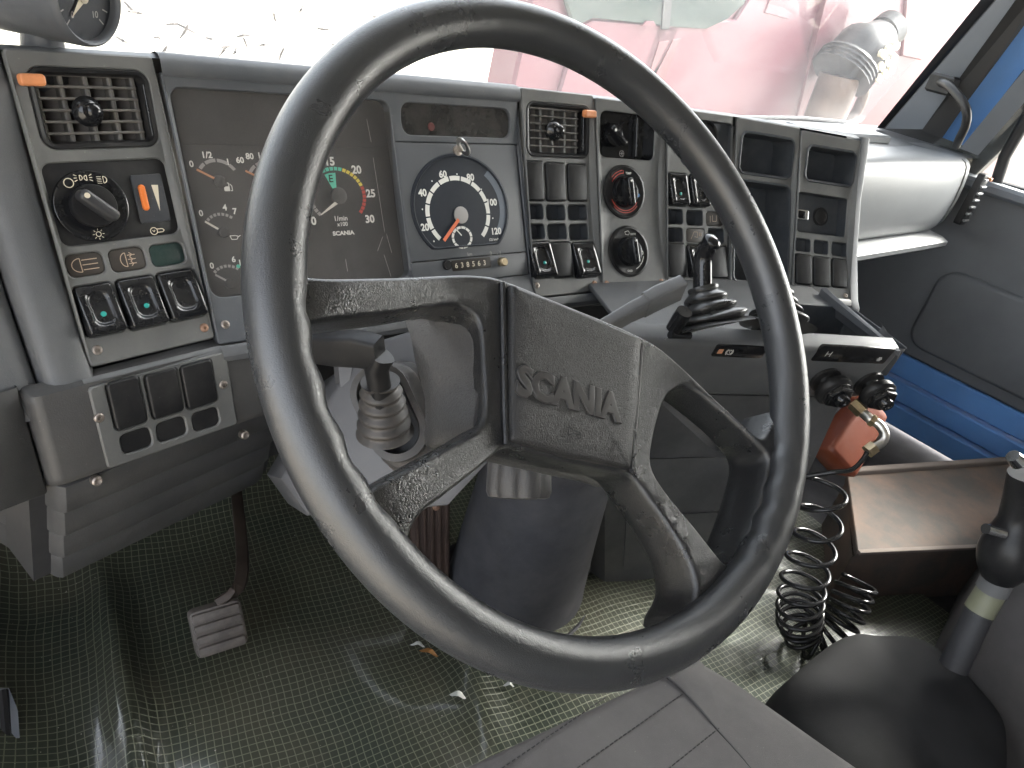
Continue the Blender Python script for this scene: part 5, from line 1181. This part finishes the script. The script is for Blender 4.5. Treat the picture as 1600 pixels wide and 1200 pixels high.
# passenger seat edge at the lower right corner
g = G(); L = []
s0 = at(1590, 1000, z=.42) + V(.09, .0, 0)
for z_, ins in ((FL, 0), (.30, .0), (.50, .006), (.53, .03), (.535, .08)):
    L.append([(x, y, z_) for x, y in offset(dens([(s0.x + .02, s0.y + .06), (s0.x + .5, s0.y + .14), (s0.x + .5, s0.y - .6), (s0.x - .12, s0.y - .6), (s0.x - .06, s0.y - .14)], 5), -ins if False else ins)])
g.loft(L, False, True); tag(g.build('passenger_seat', 'seat_fabric', None, 60), 'dark edge of the passenger seat cut off at the lower right corner', 'seat')
# gear lever
t_ge = thing('gear_lever', 'black gear lever with chrome button and pale green band at the right edge', 'gear lever', at(1520, 985, t=1.008))
g0, g1, g2, g3, g4, g5 = at(1515, 990, t=1.008), at(1530, 955, t=1.000), at(1550, 922, t=0.991), at(1560, 903, t=0.983), at(1575, 860, t=0.966), at(1605, 740, t=0.924)
g0 = g0 - V(.02, .01, .05)
G().tube([tuple(g0), tuple(g1)], [.019, .0185], 18).build('rod_sleeve', 'black_matt', t_ge)
G().tube([tuple(g1), tuple(g2)], [.0198, .019], 18).build('green_band', 'band_green', t_ge)
G().tube([tuple(g2), tuple(g3)], [.0208, .0204], 18).build('collar', 'stalk_grey', t_ge)
pts = bez([tuple(p) for p in (g3, g4, at(1592, 800, t=0.949), g5)], 5); n_ = len(pts)
G().tube([tuple(p) for p in pts], [.022 + .0135 * math.sin(PI * min(1, i / (n_ * .55))) for i in range(n_)], 20).build('grip', 'black_satin', t_ge, 60)
G().tube([tuple(at(1566, 834, t=0.941)), tuple(at(1540, 826, t=0.932))], [.0078, .007], 14).build('chrome_button', 'chrome', t_ge)
G().tube([tuple(at(1592, 722, t=0.899)), tuple(at(1582, 712, t=0.895))], [.011, .0085], 14).build('top_switch', 'chrome', t_ge)

# ------------------------------------------------------------------ brown box, orange container, coiled hose
BZ = .29
nl, nr = at(1340, 862, z=BZ), at(1545, 853, z=BZ); fl_, fr2_ = at(1324, 742, z=BZ), at(1575, 724, z=BZ)
nd = (nr - nl).normalized(); fd = (fr2_ - fl_).normalized(); nr = nl + nd * .75; fr2_ = fl_ + fd * .85; up_ = V(0, 0, 1); bnr = V(nd.y, -nd.x, 0); bfr = V(-fd.y, fd.x, 0)
t_b = thing('metal_box', 'low brownish rust-stained metal box with a flat top behind the coiled hose', 'box', V(nl.x, nl.y, FL))
g = G(); g.loft([[tuple(p + up_ * dz) for p in (nl, nr, fr2_, fl_)] for dz in (-.014, -.002)] + [[tuple(lerp(p, (nl + nr + fr2_ + fl_) / 4, .006)) for p in (nl, nr, fr2_, fl_)]], True, True); g.build('top_plate', 'box_brown', t_b, 30)
q4 = [p - bnr * .004 for p in (nl, nr)] + [fr2_ - bfr * .004, fl_ - bfr * .004]
g = G(); g.loft([[(p.x, p.y, z_) for p in q4] for z_ in (FL, BZ - .0145)], True, False); g.build('body', 'box_brown', t_b, 20)
def edge_bar(a_, b_, h, w_, off, name):
    g = G(); d_ = (b_ - a_).normalized(); n_ = V(d_.y, -d_.x, 0); L = []
    for p in (a_, b_): L.append([tuple(p + n_ * (off + u_) + up_ * v_) for u_, v_ in rr(-w_ / 2, -h * .6, w_ / 2, h, min(h, w_) * .3, 3)])
    g.loft(L, True, True); g.build(name, 'box_edge', t_b, 40)
edge_bar(nl, nr, .004, .009, .002, 'worn_edge'); edge_bar(fl_, fr2_, .012, .016, -.004, 'rear_lip')
# orange container
o0 = at(1345, 655, t=1.32); o1 = at(1305, 712, t=1.30)
t_o = thing('orange_container', 'orange-red plastic container tucked under the console beside the brass fitting', 'container', o1)
ax = (o1 - o0).normalized(); sx_ = V(1, -.4, 0); sx_ = (sx_ - ax * sx_.dot(ax)).normalized(); of_ = frame(o0, sx_, ax.cross(sx_), ax); Lo = (o1 - o0).length
g = G(of_); g.loft([[(a, b_, z_) for a, b_ in rr(-r_, -r_ * .75, r_, r_ * .75, r_ * .22, 4)] for r_, z_ in ((.026, -.034), (.030, -.030), (.0315, -.02), (.037, Lo * .5), (.041, Lo + .006), (.040, Lo + .014), (.036, Lo + .017))], True, True); g.build('body', 'orange_plastic', t_o, 50)
G(of_).disc_lathe(0, 0, [(.010, -.044), (.011, -.042), (.011, -.030)], 16).build('neck', 'orange_plastic', t_o)
# brass fitting and elbow
t_f = thing('air_fitting', 'brass and steel elbow fitting under the right air valve knob', 'fitting', at(1335, 635, t=1.12))
e = [at(1332, 630, t=1.13), at(1348, 645, t=1.12), at(1360, 655, t=1.11), at(1374, 664, t=1.105), at(1382, 678, t=1.10), at(1378, 690, t=1.10), at(1366, 698, t=1.10), at(1355, 706, t=1.10)]
G().tube([tuple(p) for p in e[:2]], [.011, .011], 6).build('hex_nut', 'brass', t_f, 20)
G().tube([tuple(p) for p in bez([tuple(q) for q in e[1:7]], 4)], .0078, 12).build('elbow_pipe', 'steel', t_f)
G().tube([tuple(p) for p in e[6:]], [.0115, .0115], 6).build('end_nut', 'brass', t_f, 20)
G().tube([tuple(e[2]), tuple(lerp(e[2], e[3], .5))], [.0105, .0105], 6).build('collar_nut', 'brass', t_f, 20)
# coiled hose: hangs from the fitting, then turns back along the floor
hp = []
start = [e[-1], at(1348, 718, t=1.10), at(1330, 734, t=1.10), at(1300, 738, t=1.10)]
spine = [at(1290, 752, t=1.10), at(1284, 800, t=1.11), at(1272, 850, t=1.13), at(1258, 900, t=1.15), at(1250, 945, t=1.17), at(1252, 985, t=1.20), at(1270, 1000, t=1.205), at(1300, 985, t=1.205), at(1322, 955, t=1.205), at(1334, 925, t=1.205), at(1340, 908, t=1.205)]
sp_ = bez([tuple(p) for p in spine], 40); n_ = len(sp_)
acc = [0]
for i in range(1, n_): acc.append(acc[-1] + (sp_[i] - sp_[i - 1]).length)
turn = 0; coil = []; nr = None
for i in range(n_):
    T = (sp_[min(i + 1, n_ - 1)] - sp_[max(i - 1, 0)]).normalized(); nr = T.orthogonal().normalized() if nr is None else (nr - T * nr.dot(T)).normalized(); bn_ = T.cross(nr)
    u_ = acc[i] / acc[-1]; pitch = lerp(.052, .040, min(1, u_ / .45)) if u_ < .33 else lerp(.040, .0165, min(1, (u_ - .33) / .22)); R_ = .034 if u_ < .5 else .030
    if i: turn += (acc[i] - acc[i - 1]) / pitch * 2 * PI
    steps = 1; coil.append(sp_[i] + nr * math.cos(turn + 2.2) * R_ + bn_ * math.sin(turn + 2.2) * R_)
# resample densely by interpolating the turn angle
coil2 = []; turn = 0; nr = None; prevT = None
N2 = 1500; idx = 0
for j in range(N2):
    sI = acc[-1] * j / (N2 - 1)
    while idx < n_ - 2 and acc[idx + 1] < sI: idx += 1
    t = (sI - acc[idx]) / max(1e-9, acc[idx + 1] - acc[idx]); pnt = lerp(sp_[idx], sp_[idx + 1], t); T = (sp_[min(idx + 2, n_ - 1)] - sp_[max(idx - 1, 0)]).normalized()
    nr = T.orthogonal().normalized() if nr is None else (nr - T * nr.dot(T)).normalized(); bn_ = T.cross(nr); u_ = sI / acc[-1]
    pitch = lerp(.052, .040, min(1, u_ / .45)) if u_ < .33 else lerp(.040, .0165, min(1, (u_ - .33) / .22)); R_ = lerp(.031, .035, min(1, u_ * 3)) if u_ < .6 else .031
    turn += (acc[-1] / (N2 - 1)) / pitch * 2 * PI; coil2.append(pnt + nr * math.cos(turn + 2.2) * R_ + bn_ * math.sin(turn + 2.2) * R_)
allp = bez([tuple(p) for p in start + [coil2[0]]], 6)[:-1] + coil2
g = G(); g.tube([tuple(p) for p in allp], .0038, 8); tag(g.build('coiled_hose', 'hose_black', None, 60), 'glossy black coiled air hose hanging from the fitting onto the floor', 'hose')

# ------------------------------------------------------------------ auxiliary gauge on the dash top
gc = at(98, -8, t=.60); fc = at(142, 18, t=.575); ax = (at(150, 26, t=.545) - at(60, -4, t=.64)).normalized()
ax = V(.60, -.79, .05).normalized(); fc = at(137, -2, t=.60)
t_ga = thing('auxiliary_gauge', 'round black gauge pod with white tick marks standing on the dash at upper left', 'gauge', fc - V(0, 0, .06))
sx_ = V(0, 0, 1).cross(ax).normalized() * 1.0; sy_ = ax.cross(sx_); gf = frame(fc, sx_, sy_, ax); GR = .038
G(gf).disc_lathe(0, 0, [(GR * .9, -.11), (GR, -.10), (GR, -.004), (GR * .98, .001), (GR * .93, .003), (GR * .88, .001), (GR * .86, -.006)], 48, True, False).build('housing', 'hood_plastic', t_ga, 40)
G(gf).disc_lathe(0, 0, [(GR * .87, -.006), (GR * .5, -.006)], 40, False, True).build('dial', 'dial_face', t_ga)
gt = lambda s_, v, w: gf(s_, -v, w)
g = G(gt)
for k in range(13): a = math.radians(225 - k * 22.5); g.bar((GR * .62 * math.cos(a), -GR * .62 * math.sin(a)), (GR * .78 * math.cos(a), -GR * .78 * math.sin(a)), .0011, -.0056)
for t_, d_ in (('0', 225), ('4', 135), ('6', 90), ('8', 20), ('10', -45)): a = math.radians(d_); g.text(t_, GR * .48 * math.cos(a), -GR * .48 * math.sin(a), .0055, -.0056)
g.build('dial_print', 'print_dim', t_ga, 0)
g = G(gt); g.poly([(-.003, -.002), (.003, .0015), (-GR * .42, GR * .40)], -.0040); g.build('needle', 'print_cream', t_ga, 0)
G(gf).disc_lathe(0, 0, [(.0045, -.0055), (.0045, -.003), (.003, -.0022)], 16).build('needle_cap', 'print_cream', t_ga)
g = G(gf); g.face([g.pt(a, b_, -.001) for a, b_ in circ(0, 0, GR * .87, 40)]); g.build('gauge_glass', 'gauge_glass', t_ga, 0)
g = G(); fb = fc - ax * .05; g.tube([tuple(fb + V(0, 0, -.03)), tuple(fb + V(0, .01, -.09))], [.016, .02], 14); g.build('gauge_foot', 'hood_plastic', t_ga)

# ------------------------------------------------------------------ cab: windscreen, pillars, door, roof
RK = math.tan(math.radians(21))
def wsy(z): return .96 - (z - .88) * RK
g = G(); g.face([g.pt(*q) for q in ((-.32, wsy(.80), .80), (2.06, wsy(.80), .80), (2.06, wsy(1.75), 1.75), (-.32, wsy(1.75), 1.75))]); tag(g.build('windscreen', 'windscreen_glass', None, 0), 'wide dusty windscreen above the dashboard with the red truck behind it', 'windscreen')
# wiper at the foot of the windscreen
wp0 = at(1325, 196, y=.985); t_wp = thing('windscreen_wiper', 'dark wiper pivot and arm at the foot of the windscreen before the exhaust', 'wiper', wp0)
G().tube([tuple(wp0 + V(-.03, 0, -.012)), tuple(wp0 + V(.03, 0, .004))], [.017, .015], 14).build('pivot', 'rubber_seal', t_wp)
G().tube([tuple(wp0 + V(.02, 0, .006)), tuple(wp0 + V(-.22, .02, .004)), tuple(wp0 + V(-.62, .03, -.012))], [.007, .006, .005], 8).build('arm', 'rubber_seal', t_wp)
# right A pillar: inner trim, seal and outer blue metal
t_pi = thing('windscreen_pillar', 'grey trimmed blue windscreen pillar leaning at the upper right', 'pillar', V(2.0, .9, .89))
def strip(pxs, d0, d1, name, m, parent, thick=.03):
    """pxs: list of (left px, right px) pairs from bottom to top; d0,d1 x positions of the pillar"""
    g = G(); L = []
    for (a, b_), x in zip(pxs, (d0, d1)):
        A, B = at(*a, x=x), at(*b_, x=x + .02); d = (A - CAM).normalized(); L.append([tuple(A), tuple(B), tuple(B + d * thick), tuple(A + d * thick)])
    g.loft(L, True, True); return g.build(name, m, parent, 30)
strip([((1370, 200), (1382, 200)), ((1548, -20), (1572, -20))], 2.02, 1.98, 'rubber_seal', 'rubber_seal', t_pi)
strip([((1383, 201), (1442, 202)), ((1574, -20), (1640, -20))], 2.00, 1.96, 'inner_trim', 'pillar_trim', t_pi, .02)
strip([((1440, 204), (1472, 216)), ((1630, -60), (1660, -60))], 1.99, 1.95, 'dark_channel', 'rubber_seal', t_pi, .04)
strip([((1470, 214), (1506, 228)), ((1645, -20), (1700, -20))], 2.06, 2.02, 'blue_post', 'blue_paint', t_pi, .04)
strip([((1500, 232), (1528, 243)), ((1690, 0), (1740, 0))], 2.0, 1.96, 'door_side_trim', 'pillar_trim', t_pi, .02)
g = G(lambda a, b_, c: V(2.118 + c, a, b_)); g.prism([(.975, .78), (.67, .78), (.45, 1.36), (.45, 1.5), (.70, 1.5)], 0, .03); g.build('sun_block_post', 'rubber_seal', t_pi, 0)  # slab added behind the trims to keep sun off the windscreen
# grab handle
t_ha = thing('grab_handle', 'dark curved grab handle fixed to the right windscreen pillar', 'handle', at(1500, 225, x=1.93))
hp_ = [at(1468, 128, x=1.93), at(1482, 134, x=1.90), at(1496, 148, x=1.88), at(1507, 165, x=1.87), at(1511, 180, x=1.87), at(1508, 198, x=1.88), at(1500, 215, x=1.90), at(1494, 228, x=1.93)]
G().tube([tuple(p) for p in bez([tuple(q) for q in hp_], 5)], .0095, 14).build('grip', 'black_satin', t_ha, 60)
hb_ = at(1471, 132, x=1.94); G(frame(hb_, V(1, 0, 0), V(0, 1, 0), V(0, 0, 1))).box(-.02, -.03, -.02, .02, .025, .022, .005).build('mount', 'black_satin', t_ha)
# passenger door
t_do = thing('passenger_door', 'dark grey passenger door with moulded lower panel, window and blue metal sill', 'door', V(2.13, .2, .2))
g = G(); g.box(2.08, -.45, .34, 2.13, 1.0, .80, .006); g.build('inner_panel', 'door_plastic', t_do)
mp = [at(1435, 470, x=2.078), at(1448, 560, x=2.078), at(1600, 655, x=2.078)]
dfm = lambda a, b_, c: V(2.078 - c, a, b_)
G(dfm).pad((-.42, .375, .60, .60), .05, -.004, .018, .012, 6, 4).build('door_pocket', 'door_plastic', t_do)
g = G(); g.box(2.05, -.45, .795, 2.13, 1.0, .825, .008); g.build('window_ledge', 'pillar_trim', t_do)
for k, (z0, z1, x0) in enumerate(((.275, .338, 2.075), (.215, .270, 2.06), (.150, .210, 2.045))):
    g = G(); g.box(x0, -.45, z0, 2.14, 1.02, z1, .004); g.build('sill_plate', 'blue_paint', t_do)
g = G(); g.box(2.09, -.45, .338, 2.14, 1.02, .342); g.build('sill_seal', 'rubber_seal', t_do)
g = G(); g.box(2.09, -.45, .82, 2.12, -.41, 1.5, .005); g.build('rear_window_frame', 'pillar_trim', t_do)
wf_ = [at(1548, 262, x=2.10), at(1612, 170, x=2.10)]
G().tube([tuple(at(1552, 300, x=2.10)), tuple(at(1570, 245, x=2.10)), tuple(at(1625, 150, x=2.10))], .014, 10).build('quarter_bar', 'rubber_seal', t_do)
g = G(); g.face([g.pt(*q) for q in ((2.112, -.41, .82), (2.112, .80, .82), (2.112, .56, 1.34), (2.112, -.41, 1.34))]); g.build('window_pane', 'window_glass', t_do, 0)
G().tube([tuple(at(1556, 287, x=2.11)), tuple(at(1602, 300, x=2.11))], .010, 8).build('mirror_arm', 'rubber_seal', t_do)
# roof and rear wall of the cab
g = G(); g.box(2.08, -.45, 1.34, 2.14, .70, 1.50, .005); g.build('window_header', 'pillar_trim', t_do)
g = G(); g.box(-.35, -1.3, 1.50, 2.14, .74, 1.56); structure(g.build('cab_roof', 'cab_liner'))
g = G(); g.box(-.35, -1.34, .10, 2.14, -1.30, 1.56); structure(g.build('cab_rear_wall', 'cab_liner'))
g = G(); g.box(2.09, -1.3, .15, 2.14, -.45, 1.5); structure(g.build('cab_side_wall', 'cab_liner'))
g = G(); g.box(-.40, .50, .0, -.36, 1.0, 1.5); structure(g.build('cab_front_corner', 'cab_liner'))
# edge of the driver's door step at the lower left
t_ds = thing('door_step_trim', 'blue-grey plastic trim edge at the lower left corner', 'trim', at(15, 1150, t=.85))
q = [at(-20, 1075, t=.86), at(14, 1075, t=.86), at(28, 1110, t=.85), at(36, 1230, t=.80), at(-20, 1230, t=.80)]
dv = (q[0] - CAM).normalized(); g = G(); g.loft([[tuple(p) for p in q], [tuple(p + dv * .05) for p in q]], True, True); g.build('trim_face', 'pillar_trim', t_ds)
G().tube([tuple(at(4, 1080, t=.855)), tuple(at(10, 1150, t=.83)), tuple(at(12, 1230, t=.795))], .006, 8).build('trim_bead', 'rubber_seal', t_ds)

# ------------------------------------------------------------------ outside
g = G(); g.face([g.pt(*q) for q in ((-120, -120, -1.25), (120, -120, -1.25), (120, 160, -1.25), (-120, 160, -1.25))]); structure(g.build('ground', 'ground_dirt', None, 0))
g = G(); g.box(-40, 26, -1.25, 20, 26.5, 6); tag(g.build('glare_wall', 'glare_white', None, 0), 'added white wall standing in for glare far beyond the windscreen at left', 'wall')  # white backdrop added for the overexposed glare outside
TY = 3.5
t_tr = thing('red_truck', 'red truck cab, its colour paled for glare, parked across the front, seen through the windscreen', 'truck', V(5, TY, -1.25))
def tq(px, py, y=TY): return at(px, py, y=y)
def tpoly(pxs, y0, y1, name, m, parent, ch=.02):
    pts = [tq(*q, y=y0) for q in pxs]; c = sum(pts, V(0, 0, 0)) / len(pts); g = G()
    g.loft([[(p.x, y1, p.z) for p in pts], [(p.x, y0 + ch, p.z) for p in pts], [tuple(lerp(p, c, min(.1, ch / max(.05, (p - c).length)))) for p in pts]], True, True); return g.build(name, m, parent, 30)
side = tpoly([(800, 140), (826, 20), (850, -120), (1700, -120), (1700, 420), (760, 420)], TY, TY + .25, 'cab_side', 'red_truck_paint', t_tr)
tpoly([(905, 40), (925, 30), (1062, 42), (1040, 92), (1012, 140), (975, 200), (870, 160)], TY - .03, TY + .05, 'front_panel', 'red_truck_paint', t_tr, .015)
door = tpoly([(1026, 44), (1150, 30), (1190, -30), (1236, -30), (1300, 250), (960, 230)], TY - .03, TY + .05, 'door', 'red_truck_paint', t_tr, .015)
tpoly([(858, -90), (896, 42), (925, 28), (1058, 44), (1105, 46), (1138, 30), (1165, 5), (1190, -90)], TY - .045, TY - .02, 'side_window', 'truck_glass', t_tr, .012)
tpoly([(1034, 46), (1042, -60), (1056, -60), (1046, 46)], TY - .055, TY - .04, 'window_post', 'rubber_seal', t_tr, .004)
tpoly([(1003, 40), (1010, 33), (1022, 33), (1026, 41)], TY - .06, TY - .05, 'mirror_tip', 'red_truck_paint', t_tr, .004)
tpoly([(1195, 20), (1232, 30), (1210, -20)], TY - .04, TY - .02, 'air_scoop', 'red_truck_paint', t_tr, .008)
tpoly([(1300, -40), (1342, -40), (1272, 215), (1238, 215)], TY - .05, TY + .1, 'rear_edge_post', 'red_truck_paint', t_tr, .02)
tpoly([(1420, -30), (1460, -30), (1470, 60), (1440, 94), (1410, 88)], TY - .03, TY + .05, 'locker_panel', 'red_truck_paint', t_tr, .012)
tpoly([(1052, 62), (1064, 60), (1036, 132), (1014, 138)], TY - .034, TY - .02, 'soot_streak', 'soot', t_tr, .002)
tpoly([(1030, 66), (1046, 64), (1022, 110), (1012, 124)], TY - .034, TY - .02, 'soot_streak', 'soot', t_tr, .002)
# exhaust stack with perforated shield
t_ex = thing('exhaust_stack', 'sooty exhaust stack with perforated heat shield standing behind the red cab', 'exhaust', tq(1265, 230, TY - .25))
ey_ = TY - .30
e0, e1, e2, e3, e4 = tq(1282, 200, ey_), tq(1313, 118, ey_), tq(1330, 95, ey_), tq(1362, 72, ey_), tq(1385, 46, ey_)
ex_r = (tq(1338, 118, ey_) - tq(1292, 118, ey_)).length / 2
G().tube([tuple(tq(1275, 250, ey_)), tuple(e0), tuple(e1)], [ex_r * .75, ex_r * .72, ex_r * .7], 20).build('lower_stack', 'exhaust_metal', t_ex)
for k in range(4): c = lerp(e1, e2, k / 4); G().tube([tuple(c), tuple(lerp(e1, e2, k / 4 + .16))], [ex_r * 1.1, ex_r * 1.05], 20).build('clamp_ring', 'exhaust_dark', t_ex)
G().tube([tuple(lerp(e2, e1, .2)), tuple(e2), tuple(lerp(e2, e3, .5)), tuple(e3), tuple(lerp(e3, e4, .8))], [ex_r * .8, ex_r * .95, ex_r * 1.05, ex_r * .85, ex_r * .55], 20).build('silencer', 'exhaust_dark', t_ex)
G().tube([tuple(lerp(e3, e4, .7)), tuple(tq(1392, 44, ey_))], [ex_r * .6, ex_r * .62], 16).build('tip', 'exhaust_dark', t_ex)
hx_ = (e3 - e2).normalized(); hy_ = V(0, -1, 0); hz_ = hx_.cross(hy_).normalized()
for i in range(6):
    for j in range(3):
        c = lerp(e2, e3, .12 + .15 * i) + hy_ * ex_r * .98 + hz_ * (j - 1) * ex_r * .42 + hz_ * ex_r * .15 * (i % 2); G(frame(c, hx_, hz_, hy_)).disc_lathe(0, 0, [(ex_r * .13, -.02), (ex_r * .13, .012), (ex_r * .09, .014)], 8).build('shield_hole', 'print_cream', t_ex)
G().tube([tuple(p) for p in bez([tuple(q) for q in (tq(1345, 128, ey_), tq(1350, 145, ey_), tq(1338, 175, ey_), tq(1322, 195, ey_))], 5)], ex_r * .2, 10).build('bracket_pipe', 'exhaust_metal', t_ex)
# bare twigs beyond the windscreen
t_tw = None
g = G(); rnd = random.Random(3)
for px, py, L_ in ((204, 12, 26), (212, 20, 22), (268, 38, 16), (290, 44, 34), (287, 50, 24), (330, 60, 16), (350, 78, 26), (352, 74, 14), (380, 56, 20), (383, 66, 16), (366, 80, 12), (190, 62, 18), (256, 78, 14), (246, 60, 10), (430, 28, 14), (505, 45, 18), (530, 65, 26), (590, 28, 14), (440, 85, 20), (412, 70, 14), (470, 15, 10)):
    a = rnd.uniform(0, PI); p = [at(px - math.cos(a) * L_ / 2, py - math.sin(a) * L_ / 2, y=4.2 + rnd.uniform(0, .3)), at(px + rnd.uniform(-2, 2), py + rnd.uniform(-2, 2), y=4.3), at(px + math.cos(a) * L_ / 2, py + math.sin(a) * L_ / 2, y=4.2 + rnd.uniform(0, .3))]
    g.tube([tuple(q) for q in p], [.006, .008, .004], 5)
# thin stems that carry the twigs up from the ground
for px in (200, 262, 300, 352, 384, 440, 520, 590):
    a = at(px, 130, y=4.3); b_ = at(px + rnd.uniform(-8, 8), 20, y=4.3); 
tw = g.build('bare_shrub', 'twig', None, 60); tw['kind'] = 'stuff'; tw['label'] = 'sparse dark bare twigs against the white glare'; tw['category'] = 'shrub'

# ------------------------------------------------------------------ tidy
for o in bpy.data.objects:
    if '_w' in o: del o['_w']
